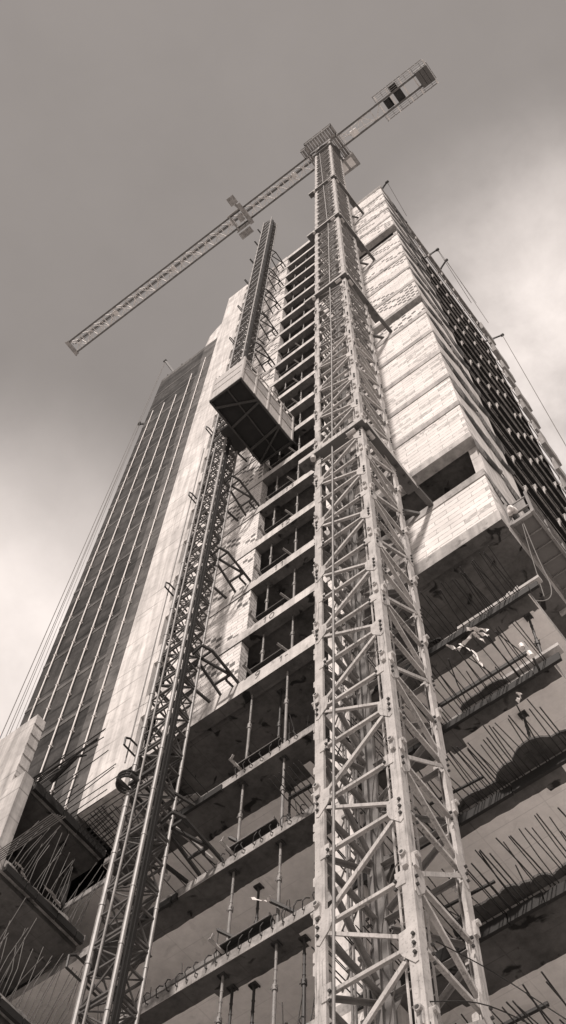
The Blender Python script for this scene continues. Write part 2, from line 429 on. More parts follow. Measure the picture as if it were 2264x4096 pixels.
# wing on the left ---------------------------------------------------
m = MB(); m.box(-30, -15.0, 8.8, 9.1, 20.33, 23.5)
tooth = []
z = 23.504; i = 0
while z < 26.3:
    tooth.append((-15.42 + (.02 if i % 2 else 0), z)); tooth.append((-15.42 + (.02 if i % 2 else 0), min(z + .22, 26.35))); z += .22; i += 1
m.prism([(-30, 8.8, 23.504)] + [(a, 8.8, b) for a, b in tooth] + [(-30, 8.8, 26.35)], (0, .3, 0))
bpart('wing_wall', m, M['wing_face'], 'pale front wall of the left wing with toothed end')
for n, zt in ((8, 23.5), (7, 20.66), (6, 17.66), (5, 14.85), (4, 12.0)):
    m = MB(); r = random.Random(n); pts = []; y = 9.12
    while y < YF:
        pts.append((XW1 + r.uniform(-.05, .03), y)); y += r.uniform(.1, .3)
    pts.append((XW1, YF - .003))
    poly = [(-30, 9.12, zt - .2)] + [(a, b, zt - .2) for a, b in pts] + [(-30, YF - .003, zt - .2)]
    m.prism(poly, (0, 0, .2), 1, 0)
    m.box(-30, XW1 - .2, 9.2, YF - .01, zt - .34, zt - .203, 2)
    yy = 9.15
    while yy < YF - .2:
        L_ = r.uniform(.3, .8); m.box(XW1 - .05, XW1 + .035, yy, min(yy + L_ - .02, YF - .05), zt - .3 - r.uniform(0, .03), zt - (.02 if n == 8 else .1) - r.uniform(0, .03), 3); yy += L_
    bpart('wing_slab', m, [M['podium_edge'], M['podium_edge'], M['soffit_dark'], M['board']])
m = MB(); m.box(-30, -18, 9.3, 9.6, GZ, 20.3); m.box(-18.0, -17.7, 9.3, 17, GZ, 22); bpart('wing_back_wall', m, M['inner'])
# cast overspill tongues along the podium edges -----------------------
OV = [0]
def overspill(n, lobes, th=.05):
    OV[0] += 1; z = TOP[n] + .004 + .007 * (OV[0] % 5); m = MB(); pts = []
    x0 = lobes[0][0] - lobes[0][1]; x1 = lobes[-1][0] + lobes[-1][1]
    k = 60
    for i in range(k + 1):
        x = x0 + (x1 - x0) * i / k; d = 0
        for (cx, rx, dep) in lobes:
            t = (x - cx) / rx
            if abs(t) < 1: d = max(d, dep * (1 - t * t) ** .5)
        pts.append((x, YF - .03 - d + R.uniform(-.008, .008), z))
    m.prism(pts + [(x1, YF + .1, z), (x0, YF + .1, z)], (0, 0, th), 0)
    m.build('overspill', M['soffit_dark'], SL[n])
overspill(6, [(-4.55, .35, .3), (-4.05, .5, .46), (-3.6, .35, .3)])
overspill(6, [(-5.4, .4, .16), (-5.1, .45, .12)])
overspill(5, [(-5.7, .45, .26), (-5.35, .35, .25)])
overspill(5, [(-5.05, .24, .28), (-4.82, .2, .2)])
overspill(5, [(-4.56, .2, .2)])
overspill(5, [(-4.1, .3, .12), (-3.7, .3, .2)])
overspill(7, [(-4.9, .4, .1), (-4.55, .3, .13)])
overspill(8, [(-7.2, .5, .06), (-6.4, .5, .1), (-5.8, .4, .07)])
overspill(8, [(-13.9, .4, .12), (-13.2, .5, .1), (-12.5, .35, .16)])
overspill(7, [(-14.2, .4, .1), (-13.4, .3, .16)])
# black strips low on the podium edges, standing in for shadow there
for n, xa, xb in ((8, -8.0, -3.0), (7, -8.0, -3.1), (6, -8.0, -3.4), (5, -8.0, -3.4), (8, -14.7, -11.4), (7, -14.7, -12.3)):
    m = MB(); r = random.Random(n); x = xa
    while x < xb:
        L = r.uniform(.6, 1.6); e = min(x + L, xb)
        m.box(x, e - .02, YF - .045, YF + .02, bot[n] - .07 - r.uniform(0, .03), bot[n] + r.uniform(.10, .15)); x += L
    m.build('edge_shade_strip', M['board'], SL[n])
# starter bars ---------------------------------------------------------
bars = []   # (priority, points, radius, slab, material)
def addbar(n, pts, r=.0125, mt='rebar', pr=0): bars.append((pr, pts, r, n, mt))
for n in (8, 7, 6, 5, 4):
    r = random.Random(n * 11); x = -8.0
    while x < -3.42:
        for q in range(2 if r.random() < .6 else 1):
            xx = x + q * r.uniform(.03, .07); L = r.uniform(1.0, 1.25)
            if r.random() < .1: L *= r.uniform(.35, .7)
            z = TOP[n] - r.uniform(.05, .12)
            dx = r.gauss(.02, .05); dz = r.gauss(0, .05)
            if r.random() < .05: dx += r.uniform(-.3, .3); dz -= r.uniform(0, .2)
            addbar(n, [(xx, YF + .1, z), (xx + dx * .4, YF - L * .5, z + dz * .3), (xx + dx, YF - L, z + dz)], r.choice((.009, .0105, .012)), 'rebar', xx)
        x += r.uniform(.1, .19)
for n, xa, xb in ((8, -14.8, -11.7), (7, -12.4, -11.1)):
    r = random.Random(n * 5); x = xa
    while x < xb:
        L = r.uniform(.95, 1.2); z = TOP[n] - .05
        addbar(n, [(x, YF + .1, z), (x + .04, YF - L, z + r.uniform(-.03, .03))], .011, 'rebar', x - 4); x += r.uniform(.16, .3)
for n, xa, xb in ((7, -9.2, -8.45),):
    r = random.Random(77); x = xa
    while x < xb:
        addbar(n, [(x, YF + .05, TOP[n] - .05), (x + .02, YF - 1.0, TOP[n])], .011, 'rebar', x - 4); x += .12
# curly stirrup hooks on slab edges of the bay
for n, xa, xb in ((8, -11.0, -9.2), (7, -11.1, -8.9), (6, -14.3, -8.6), (5, -14.5, -8.6)):
    r = random.Random(n * 17); x = xa
    while x < xb:
        z = TOP[n]; a = r.uniform(.2, .3); sgn = r.uniform(-.06, .06)
        addbar(n, [(x, YF + .06, z - .06), (x, YF - .05, z - .13), (x + sgn, YF - .1, z + .02), (x + sgn * 1.4, YF - .04, z + a * .7), (x + sgn * 2, YF + .05, z + a)], .0115, 'rebar', x - 9); x += r.uniform(.19, .3)
    x = xa
    while x < xb:
        if r.random() < .75 and not (-11.0 < x < -9.7):
            h = r.uniform(.5, 1.1); z = TOP[n]; lx = r.uniform(-.1, .2)
            addbar(n, [(x, YF + .15, z), (x + lx * .4, YF + .15, z + h * .5), (x + lx, YF + .1 + r.uniform(-.1, .1), z + h)], .008, 'rebar', x - 11)
        x += r.uniform(.12, .34)
# wing: long bars towards +X and leaning starter bars
for n, zt in ((8, 23.5),):
    r = random.Random(5); y = 9.1
    for i in range(7): addbar(n, [(XW1 - .3, 9.05 + i * .03, zt + r.uniform(-.05, .06)), (XW1 + r.uniform(1.7, 2.2), 9.03 + i * .03 + r.uniform(0, .1), zt + r.uniform(-.05, .15))], .012, 'rebar', -2)
    while y < 11.4:
        L = r.uniform(.7, 2.0) * (1 if y < 10.7 else .7)
        addbar(n, [(XW1 - .2, y, zt - .05), (XW1 + L, y + r.uniform(-.08, .02), zt + r.uniform(-.05, .1))], .011, 'rebar', -3); y += r.uniform(.09, .17)
for i in range(6): addbar(7, [(XW1 - .3, 8.86 + i * .025, 20.66 - .03 * i), (XW1 + 1.5 + .05 * i, 8.86 + i * .03, 20.72 - .03 * i)], .011, 'rebar_pale', -3)
for n, zt in ((7, 20.66), (6, 17.66), (5, 14.85)):
    r = random.Random(n * 23); y = 9.2
    while y < 11.5:
        h = r.uniform(.7, 1.7); a = r.uniform(.0, .9)
        addbar(n, [(XW1 - .1, y, zt - .05), (XW1 + a * .25, y + r.uniform(-.05, .05), zt + h * .5), (XW1 + a * .75, y + r.uniform(-.15, .15), zt + h)], .009, 'rebar_pale', -6); y += r.uniform(.06, .13)
bars.sort(key=lambda b: -b[0])
rest = MB()
for i, (pr, pts, r, n, mt) in enumerate(bars):
    if i < 98:
        MB().path(pts, r).build('starter_bar', M[mt], SL[n])
    else: rest.path(pts, r, 5, 0 if mt == 'rebar' else 1)
rest.build('starter_bars', [M['rebar'], M['rebar_pale']], B, kind='stuff')
# floor numbers sprayed on the slab edges
DIG = {'0': [[(.5, 1), (.1, .75), (.05, .4), (.3, .02), (.62, .1), (.75, .5), (.7, .85), (.45, 1)]],
       '1': [[(.2, .75), (.5, 1), (.42, 0)]],
       '2': [[(.05, .8), (.3, 1), (.65, .85), (.55, .5), (.05, .02), (.7, .04)]],
       '3': [[(.08, .9), (.4, 1), (.65, .78), (.3, .54), (.66, .3), (.4, 0), (.05, .1)]],
       '6': [[(.65, .95), (.3, .8), (.08, .35), (.3, 0), (.65, .15), (.6, .45), (.15, .4)]],
       '9': [[(.62, .62), (.3, .45), (.1, .7), (.35, 1), (.66, .85), (.6, .4), (.2, 0)]], '-': [[(0, .5), (.5, .55)]], '.': [[(.1, .3), (.2, .32)]]}
def number(txt, x, y, z, h, r, parent, mt):
    m = MB(); cx = x
    for ch in txt:
        for st in DIG[ch]:
            pts = [(cx + a * h * .75, y, z + b * h) for a, b in st]
            for p, q in zip(pts, pts[1:]): m.bar(p, q, .008, r * 2, (0, 0, 1) if abs(p[0] - q[0]) > abs(p[2] - q[2]) else (1, 0, 0))
        cx += h * .78
    m.build('floor_number', mt, parent)
number('9', -10.72, YF - .034, 26.98, .34, .016, SL[9], M['number']); number('1-', -9.95, YF - .034, 27.02, .26, .014, SL[9], M['number'])
number('10', -10.62, YF - .024, bot[10] + .1, .3, .015, SL[10], M['number'])
number('11', -10.35, YF - .024, bot[11] + .1, .3, .015, SL[11], M['number'])
number('12', -10.2, YF - .024, bot[12] + .1, .3, .015, SL[12], M['number'])
number('13', -10.1, YF - .024, bot[13] + .1, .3, .015, SL[13], M['number'])

# ---------------------------------------------------------------- things standing in the building
NM = {4: 'fourth', 5: 'fifth', 6: 'sixth', 7: 'seventh', 8: 'eighth', 9: 'ninth', 10: 'tenth', 11: 'eleventh', 12: 'twelfth', 13: 'thirteenth', 14: 'fourteenth', 15: 'fifteenth', 16: 'sixteenth', 17: 'seventeenth', 18: 'eighteenth', 19: 'nineteenth', 20: 'twentieth', 21: 'twenty-first', 22: 'twenty-second', 23: 'twenty-third', 24: 'twenty-fourth', 25: 'twenty-fifth', 26: 'twenty-sixth', 27: 'twenty-seventh'}
def prop(x, y, n, label, dark=False, ztop=None):
    z0 = TOP[n]; z1 = ztop or (bot[n + 1] + (.0 if n < 8 else (.12 if n == 8 else .2)))
    if n >= 9: z0 = TOP[n] - .24
    H = z1 - z0
    t = thing('formwork_prop', label, 'prop', (x, y, z0), 'steel props under the slabs'); mt = M['prop_dark'] if dark else M['prop']
    MB().tube((x, y, z0 + .01), (x, y, z0 + H * .58), .036, 8).build('outer_tube', mt, t)
    a = MB(); a.tube((x, y, z0 + H * .56), (x, y, z1 - .012), .027, 8)
    for k in range(3): a.tube((x, y, z0 + H * (.64 + .1 * k)), (x, y, z0 + H * (.64 + .1 * k) + .03), .034, 8)
    a.build('inner_tube', mt, t)
    a = MB(); a.tube((x, y, z0 + H * .55), (x, y, z0 + H * .6), .055, 8); a.tube((x - .08, y - .02, z0 + H * .575), (x + .08, y - .04, z0 + H * .575), .012, 6); a.build('collar', mt, t)
    a = MB(); a.box(x - .08, x + .08, y - .08, y + .08, z1 - .014, z1 - .003); a.box(x - .08, x - .066, y - .08, y + .08, z1 - .05, z1 - .014); a.box(x + .066, x + .08, y - .08, y + .08, z1 - .05, z1 - .014); a.build('head_plate', M['prop_dark'], t)
    MB().box(x - .07, x + .07, y - .07, y + .07, z0 + .002, z0 + .012).build('base_plate', mt, t)
for n in (8, 7, 6, 5):
    prop(-10.95 - .03 * (8 - n), 11.8, n, f'left steel prop at the edge of the open bay, under the {NM[n + 1]} numbered slab up')
    prop(-9.82, 11.8, n, f'right steel prop at the edge of the open bay, under the {NM[n + 1]} slab up')
prop(-10.83, 12.38, 6, 'dark inner prop between the two bay edge props above the lower guard board', True)
prop(-10.2, 12.5, 7, 'dark inner prop behind the middle guard board of the podium', True)
prop(-10.35, 12.2, 8, 'inner prop behind the right edge prop on the deep technical storey', True)
prop(-11.08, 12.12, 5, 'dark prop with round head plate left in the lowest bay', True)
prop(-10.72, 12.3, 5, 'dark prop with round head plate standing alone in the lowest bay', True)
prop(-9.35, 12.0, 5, 'dark prop beside the crane leg in the lowest bay', True)
prop(-4.35, 12.2, 6, 'leaning dark prop behind the cast overspill right of the crane', True)
prop(-3.6, 12.1, 7, 'dark prop near the lamp at the right corner', True)
for n in range(9, 27):
    z = TOP[n] - .24
    for k, x in enumerate((-10.83 + .01 * n, -9.76)):
        prop(x, 11.82 + .04 * k, n, f'{("left", "right")[k]} slim prop in the open bay of the {NM[n]} storey')
for n in list(range(5, 9)) + list(range(9, 20)):
    z = TOP[n] if n < 9 else TOP[n] - (.0 if n == 9 else .14)
    xa, xb = -11.05 + (0.01 * n if n > 8 else 0), -9.78
    t = thing('guard_board', f'black guard board with bent ends on the open slab edge, {NM[n]} level', 'board', (xa, YF, z), 'guard boards along the bay edge')
    m = MB(); m.bar((xa, YF + .07, z + .12), (xb, YF + .07, z + .12), .02, .2); m.box(xa, xb, YF - .06, YF + .06, z + .2, z + .222); m.build('board', M['board'], t)
    m = MB()
    for x in (xa + .02, xb - .02): m.path([(x, YF + .06, z), (x, YF + .05, z + .26), (x + .03, YF - .12, z + .24)], .014)
    m.bar((xa - .02, YF - .07, z + .225), (xb + .02, YF - .07, z + .225), .012, .016)
    m.build('bracket', M['prop'], t)
    t = thing('leaning_batten', f'short pale batten leaning out over the {NM[n]} slab edge left in the bay', 'batten', (xa + .1, YF, z), 'short battens poking out over the bay edges')
    t2 = MB()
    t2.bar((xa + .16, YF + .35, z + .05), (xa + .02, YF - .28, z + .26), .06, .045); t2.bar((xa + .05, YF - .25, z + .25), (xa + .12, YF - .27, z + .33), .05, .03)
    t2.build('plank', M['prop'] if n > 8 else M['timber'], t)
    if n > 8:
        t = thing('leaning_batten', f'short pale batten leaning out over the {NM[n]} slab edge right in the bay', 'batten', (-9.7, YF, z), 'short battens poking out over the bay edges')
        t2 = MB(); t2.bar((-9.62, YF + .3, z + .04), (-9.84, YF - .25, z + .24), .06, .04); t2.build('plank', M['prop'], t)
        t = thing('edge_plank', f'grey plank lying along the {NM[n]} slab edge beside the crane mast', 'plank', (-9.5, YF, z), 'planks lying along the bay edges')
        MB().box(-9.55, -8.5, YF + .03, YF + .2, z + .005, z + .07).build('plank', M['timber'], t)
# planks and battens on the podium
def plank(name, label, p, q, w, h, mt, up=(0, 0, 1)):
    m = MB(); m.bar(p, q, w, h, up); return tag(m.build(name, M[mt]), label, 'plank')
plank('timber_plank', 'light plank with weathered end on the slab edge at the right corner', (-4.9, 11.62, 20.33), (-3.06, 11.62, 20.33), .2, .1, 'timber')
plank('timber_plank', 'thin pale plank under the top rail at the right corner edge, with blocks on it', (-5.0, 11.66, 23.25), (-2.95, 11.66, 23.25), .16, .1, 'timber')
plank('timber_batten', 'dark long batten lying behind the rebar above the corner plank', (-5.9, 11.46, 20.62), (-3.66, 11.5, 20.62), .05, .1, 'prop_dark')
plank('timber_batten', 'dark hooked bar lying across the lowest starter bars', (-5.9, 10.95, 11.95), (-4.7, 11.05, 12.0), .05, .05, 'rebar')
plank('timber_batten', 'dark bar lying across the starter bars beside the cast overspill', (-6.2, 11.25, 14.95), (-5.2, 11.3, 14.95), .04, .04, 'rebar')
plank('timber_batten', 'short dark bar lying on the starter bars right of the crane leg', (-6.1, 11.3, 17.62), (-5.05, 11.38, 17.62), .04, .04, 'rebar')
plank('timber_plank', 'pale plank standing slanted beside the hoist at the podium tie', (-11.75, 10.45, 20.8), (-11.32, 11.6, 20.3), .06, .05, 'timber')
plank('timber_plank', 'flat plank lying along the slab edge left of the bay', (-12.75, 11.55, 23.24), (-12.1, 11.55, 23.24), .14, .05, 'timber')
plank('timber_batten', 'long inclined grey rail behind the starter bars below the lower guard board', (-14.0, 11.9, 17.9), (-11.2, 11.9, 17.95), .05, .12, 'prop')
plank('timber_batten', 'dark short bar sticking out left of the crane leg', (-9.3, 11.4, 20.6), (-8.6, 11.2, 20.2), .07, .05, 'board')
plank('timber_batten', 'dark crossed brace leaning on the left bay prop', (-11.2, 11.7, 18.35), (-10.6, 11.9, 17.75), .07, .05, 'prop_dark')
plank('timber_batten', 'dark brace leaning beside the right bay prop', (-9.9, 11.65, 18.2), (-9.2, 11.85, 17.45), .08, .05, 'prop_dark')
plank('timber_batten', 'dark brace leaning beside the middle bay prop', (-11.15, 11.7, 21.1), (-10.7, 11.9, 20.6), .07, .05, 'prop_dark')
for i, (x, z) in enumerate(((-3.55, 23.36), (-3.75, 23.34))):
    m = MB(); m.hexa([(x, 11.58, z - .05), (x + .11, 11.57, z - .05), (x + .12, 11.68, z - .05), (x - .01, 11.69, z - .05), (x + .01, 11.6, z + .05), (x + .1, 11.59, z + .06), (x + .1, 11.67, z + .04), (x, 11.68, z + .05)])
    tag(m.build('concrete_lump', M['slab_edge']), ('pale lump nearest the end of the corner plank', 'pale lump second from the end of the corner plank')[i], 'lump')
# torn plastic sheet on the bars
def ribbon(name, label, pts, w, seed, mt='sheet'):
    m = MB(); r = random.Random(seed); L = []
    P_ = []
    for a, b in zip(pts, pts[1:]):
        a = Vector(a); b = Vector(b)
        for k in range(5): P_.append(a.lerp(b, k / 5))
    P_.append(Vector(pts[-1]))
    for i, p in enumerate(P_):
        t = P_[min(i + 1, len(P_) - 1)] - P_[max(i - 1, 0)]; d = Vector((-t.z, .35 * r.uniform(-1, 1), t.x)).normalized()
        ww = w * r.uniform(.4, 1.3); L.append((p + d * ww, p - d * ww + Vector((0, r.uniform(-.04, .04), 0))))
    for a, b in zip(L, L[1:]): m.poly([a[0], b[0], b[1], a[1]])
    return m, label, name
m, _, _ = ribbon('', '', [(-4.95, 10.75, 21.22), (-4.72, 10.72, 20.75), (-4.3, 10.65, 20.85), (-4.02, 10.7, 20.5)], .035, 3)
for s_, (pp, w_) in enumerate((([(-4.64, 10.7, 20.85), (-4.42, 10.72, 20.35), (-4.3, 10.72, 19.65)], .03), ([(-4.3, 10.66, 20.88), (-4.18, 10.68, 20.5), (-4.14, 10.7, 20.35)], .05), ([(-4.4, 10.6, 21.05), (-4.2, 10.62, 20.85), (-4.0, 10.66, 20.62)], .04))):
    k, _, _ = ribbon('', '', pp, w_, s_ + 9)
    o = len(m.v); m.v += k.v; m.f += [tuple(i + o for i in f) for f in k.f]; m.m += k.m
tag(m.build('torn_sheet', M['sheet']), 'white torn plastic sheet snagged on rebar right of the crane', 'plastic sheet')
m, _, _ = ribbon('', '', [(-3.95, 11.0, 18.75), (-3.85, 11.0, 18.6), (-3.95, 10.98, 18.4)], .04, 5)
tag(m.build('torn_sheet', M['sheet']), 'small white scrap snagged on rebar below the corner plank', 'plastic sheet')
m, _, _ = ribbon('', '', [(-10.25, 11.45, 18.35), (-9.95, 11.45, 18.05), (-9.82, 11.45, 17.95), (-9.7, 11.45, 17.98)], .03, 6)
tag(m.build('torn_sheet', M['sheet']), 'narrow white strip hanging on the lowest guard board', 'plastic sheet')
m, _, _ = ribbon('', '', [(-12.55, 11.35, 20.75), (-12.5, 11.3, 20.5), (-12.4, 11.3, 20.3)], .12, 8)
tag(m.build('torn_sheet', M['timber']), 'pale crumpled sack on the slab edge beside the hoist mast', 'sack')
m, _, _ = ribbon('', '', [(XW1 + .02, 9.3, 20.75), (XW1 + .1, 9.5, 20.68), (XW1 + .02, 9.6, 20.6), (XW1 + .06, 9.75, 20.55)], .06, 12)
tag(m.build('torn_sheet', M['timber']), 'pale rag near the outer corner of the left wing slab', 'rag')
m, _, _ = ribbon('', '', [(XW1 + .02, 10.25, 20.85), (XW1 + .12, 10.45, 20.72), (XW1 + .05, 10.65, 20.68)], .12, 13)
tag(m.build('torn_sheet', M['timber']), 'pale crumpled sheet midway along the left wing slab', 'rag')
# work lamp at the right corner
t = thing('work_lamp', 'white tube lamp hanging on a dark bracket among rebar at the right corner', 'lamp', (-3.42, 10.75, 19.6))
MB().path([(-3.6, 11.7, 20.0), (-3.45, 10.9, 19.75), (-3.43, 10.72, 19.62)], .025).build('bracket', M['prop_dark'], t)
a = MB(); a.bar((-3.45, 10.7, 19.6), (-3.36, 10.72, 19.1), .07, .07, (0, 1, 0)); a.build('housing', M['prop'], t)
a = MB(); a.tube((-3.47, 10.66, 19.47), (-3.46, 10.66, 19.34), .05, 8); a.tube((-3.375, 10.66, 19.08), (-3.345, 10.66, 18.92), .05, 8); a.build('tube', M['sheet'], t)
# rebar mat in the inner corner of the wing
m = MB(); r = random.Random(4)
for i in range(8):
    y = 10.62 + i * .115; m.tube((XW1 - .05, y, 23.22), (-13.95 + r.uniform(-.15, .2), y - .12, 23.24), .011)
for i in range(9):
    x = -14.82 + i * .115; m.tube((x, 11.45, 23.2), (x + .06, 10.5 + r.uniform(-.1, .1), 23.22), .011)
tag(m.build('rebar_mat', M['rebar']), 'square rebar mesh in the inner corner left of the hoist mast', 'rebar mesh')
m = MB(); m.tube((-14.8, 9.4, 23.62), (-14.05, 9.35, 23.9), .07, 7); m.tube((-14.05, 9.35, 23.9), (-13.85, 9.5, 23.95), .05, 7, r2=.02)
tag(m.build('cable_bundle', M['rebar']), 'dark thick bundle lying over the wing starter bars', 'bundle')

# ---------------------------------------------------------------- standpipe and scaffold tubes behind the crane
t = thing('standpipe', 'round grey steel pipe marked 6 rising behind the crane mast', 'pipe', (-7.1, 11.05, GZ))
m = MB(); m.tube((-7.1, 11.0, GZ), (-7.1, 11.0, 33.0), .155, 18); z = 2.2
while z < 33: m.tube((-7.1, 11.0, z), (-7.1, 11.0, z + .05), .18, 18); z += 3.05
m.build('pipe', M['pipe_grey'], t)
m = MB(); m.tube((-7.1, 11.0, 33.0), (-7.1, 11.0, 33.25), .16, 16, r2=.3); m.tube((-7.1, 11.0, 33.25), (-7.1, 11.0, 33.6), .3, 16); m.build('hood', M['crane'], t)
mk = MB()
for st in DIG['6']:
    pts = [(-7.1 + (a - .4) * .2, 11.0 - math.sqrt(max(.0, .158 ** 2 - ((a - .4) * .2) ** 2)) - .003, 19.35 + b * .34) for a, b in st]
    for p, q in zip(pts, pts[1:]): mk.tube(p, q, .02, 5)
mk.build('number_mark', M['number_black'], t)
for i, (x, y) in enumerate(((-7.5, 10.75), (-7.25, 10.7))):
    t = thing('scaffold_tube', ('left', 'right')[i] + ' pale scaffold tube pair with couplers just behind the crane mast', 'tube', (x, y, GZ), 'scaffold tubes behind the crane')
    m = MB(); m.tube((x, y, GZ), (x, y, 46), .024, 7); m.tube((x + .06, y, GZ), (x + .06, y, 46), .02, 7); m.build('tube', M['hoist_rail'], t)
    z = 8.0
    while z < 46:
        m = MB(); m.box(x - .06, x + .11, y - .05, y + .05, z, z + .06); m.tube((x, y, z + .03), (x - .35, y + .25, z + .0), .016, 5); z += 1.22
        m.build('coupler', M['prop'], t)
# thin wires looping from the crane leg
def wire(label, pts, r=.007, mt='rope', name='wire'):
    m = MB(); P_ = [Vector(p) for p in pts]; Q = []
    for i in range(len(P_) - 1):
        p0, p1, p2, p3 = P_[max(i - 1, 0)], P_[i], P_[i + 1], P_[min(i + 2, len(P_) - 1)]
        for k in range(6):
            u = k / 6; Q.append(.5 * ((2 * p1) + (-p0 + p2) * u + (2 * p0 - 5 * p1 + 4 * p2 - p3) * u * u + (-p0 + 3 * p1 - 3 * p2 + p3) * u ** 3))
    Q.append(P_[-1]); m.path(Q, r); return tag(m.build(name, M[mt]), label, name)
for i, z in enumerate((11.2, 12.9, 14.6, 15.9, 18.6, 21.6, 24.0, 27.2)):
    o = wire('thin pale wire looped between the crane mast and the standpipe behind it', [(-5.3, 8.75, z), (-5.7, 9.1, z + .16), (-6.4, 9.9, z + .12), (-6.9, 10.8, z - .25)], .009, 'hoist_rail'); o['group'] = 'wires looped behind the crane leg'
wire('thin dark wire sagging from the crane leg to the bottom right edge, upper one', [(-5.05, 9.0, 11.5), (-4.8, 9.9, 11.6), (-4.3, 10.6, 11.1), (-3.4, 11.0, 9.9)], .008, 'rebar')
wire('thin dark wire sagging from the crane leg to the bottom right edge, lower one', [(-5.05, 8.7, 10.3), (-4.7, 9.4, 10.6), (-4.2, 10.3, 10.4), (-3.6, 10.8, 9.7)], .008, 'rebar')

# ---------------------------------------------------------------- tower crane
X0, X1, Y0, Y1 = -6.56, -5.05, 8.63, 10.13
CT = 99.7
CR = thing('tower_crane', 'pale lattice tower crane tied to the front of the building with a long flat-top jib', 'crane', ((X0 + X1) / 2, (Y0 + Y1) / 2, GZ))
H2 = 2.61; ZA = 12.37; ZC = 11.18          # node levels A (left/right zigzag) and C
W = .165; T = .018
cuts = [GZ, 30.0, 48.8, 64.2, 79.6, CT]
zA = [ZA + H2 * k for k in range(-5, 34) if ZA + H2 * k < CT - .3]
zC = [ZC + H2 * k for k in range(-4, 34) if ZC + H2 * k < CT - .3]
def nodeset(cx, cy):
    """which z family carries gussets on a leg: near-left L and far-right R carry the opposite family of near M on each face"""
    return None
for si in range(5):
    za, zb = cuts[si], cuts[si + 1]
    inset = .02 * si
    for (cx, cy) in ((X0, Y0), (X1, Y0), (X1, Y1), (X0, Y1)):
        sx = 1 if cx == X0 else -1; sy = 1 if cy == Y0 else -1
        m = MB()
        # two flanges of a heavy angle and the closing lips
        def fl(a0, a1, b0, b1): m.box(min(a0, a1), max(a0, a1), min(b0, b1), max(b0, b1), za, zb)
        fl(cx, cx + sx * W, cy, cy + sy * T); fl(cx, cx + sx * T, cy + sy * T, cy + sy * W)
        fl(cx + sx * (W - T), cx + sx * W, cy + sy * T, cy + sy * .06); fl(cx + sx * T, cx + sx * .06, cy + sy * (W - T), cy + sy * W)
        for fam, zs in (('A', zA), ('C', zC)):
            for z in zs:
                if not (za + .3 < z < zb - .3): continue
                # gusset on the X-running face (normal y) and on the Y-running face (normal x)
                fx = (fam == 'A') == (cx == X0)      # diagonals of the front/back faces meet here
                fy = (fam == 'A') == ((cx == X1) == (cy == Y0)) if cx == X1 else (fam == 'A') == (cy == Y1)
                if fx:
                    yy = cy - sy * .012
                    jj = R.uniform(-.02, .02); pts = [(cx + sx * .03, z + .22), (cx + sx * .15, z + .27 + jj), (cx + sx * .27, z + .25 + jj), (cx + sx * .28, z - .02), (cx + sx * .24, z - .13 + jj), (cx + sx * .08, z - .33 + jj), (cx + sx * .03, z - .3)]
                    m.prism([(a, yy, b) for a, b in pts], (0, sy * .011, 0))
                else:
                    m.box(min(cx + sx * .1, cx + sx * .25), max(cx + sx * .1, cx + sx * .25), cy - .012 if sy > 0 else cy + .001, cy - .001 if sy > 0 else cy + .012, z - .12, z + .14)
                if fy:
                    xx = cx - sx * .012
                    jj = R.uniform(-.02, .02); pts = [(cy + sy * .03, z + .22), (cy + sy * .15, z + .27 + jj), (cy + sy * .27, z + .25 + jj), (cy + sy * .28, z - .02), (cy + sy * .24, z - .13 + jj), (cy + sy * .08, z - .33 + jj), (cy + sy * .03, z - .3)]
                    m.prism([(xx, a, b) for a, b in pts], (sx * .011, 0, 0))
                if z < 50:
                    for k in range(3 if fx else 2):
                        zz = z - .02 + (k - 1) * .15
                        m.tube((cx + sx * (.06 if fx else .24), cy - sy * .012, zz), (cx + sx * (.06 if fx else .24), cy - sy * .045, zz), .026, 6, 1)
                        m.tube((cx - sx * .012, cy + sy * (.06 if fy else .24), zz), (cx - sx * .045, cy + sy * (.06 if fy else .24), zz), .026, 6, 1)
                    # pin bosses on the section joint, next to family A
                    if fam == 'A':
                        m.box(min(cx + sx * .03, cx + sx * .11), max(cx + sx * .03, cx + sx * .11), min(cy - sy * .05, cy), max(cy - sy * .05, cy), z + .16, z + .42)
                        m.tube((cx + sx * .07, cy - sy * .05, z + .38), (cx + sx * .07, cy - sy * .09, z + .38), .05, 9); m.tube((cx + sx * .07, cy - sy * .09, z + .38), (cx + sx * .07, cy - sy * .095, z + .38), .028, 8, 1)
                        m.box(min(cx - sx * .05, cx), max(cx - sx * .05, cx), min(cy + sy * .03, cy + sy * .11), max(cy + sy * .03, cy + sy * .11), z + .16, z + .42)
                        m.tube((cx - sx * .05, cy + sy * .07, z + .38), (cx - sx * .09, cy + sy * .07, z + .38), .05, 9)
                # ears on the outer edge for the climbing rail
                if cx == X0 and cy == Y0:
                    for dz in (-.42, .55):
                        m.prism([(X0 - .002, Y0 + .05, z + dz - .12), (X0 - .07, Y0 + .05, z + dz - .07), (X0 - .07, Y0 + .05, z + dz + .09), (X0 - .002, Y0 + .05, z + dz + .13)], (0, .03, 0))
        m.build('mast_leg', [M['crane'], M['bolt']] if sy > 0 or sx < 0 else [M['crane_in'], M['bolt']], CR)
HB, DB = [], []
def brace(lst, p, q, w, n): lst.append((p, q, w, n))
fr = [((X0, Y0), (X1, Y0), (0, -1, 0)), ((X1, Y0), (X1, Y1), (1, 0, 0)), ((X1, Y1), (X0, Y1), (0, 1, 0)), ((X0, Y1), (X0, Y0), (-1, 0, 0))]
allz = sorted([(z, 'A') for z in zA] + [(z, 'C') for z in zC])
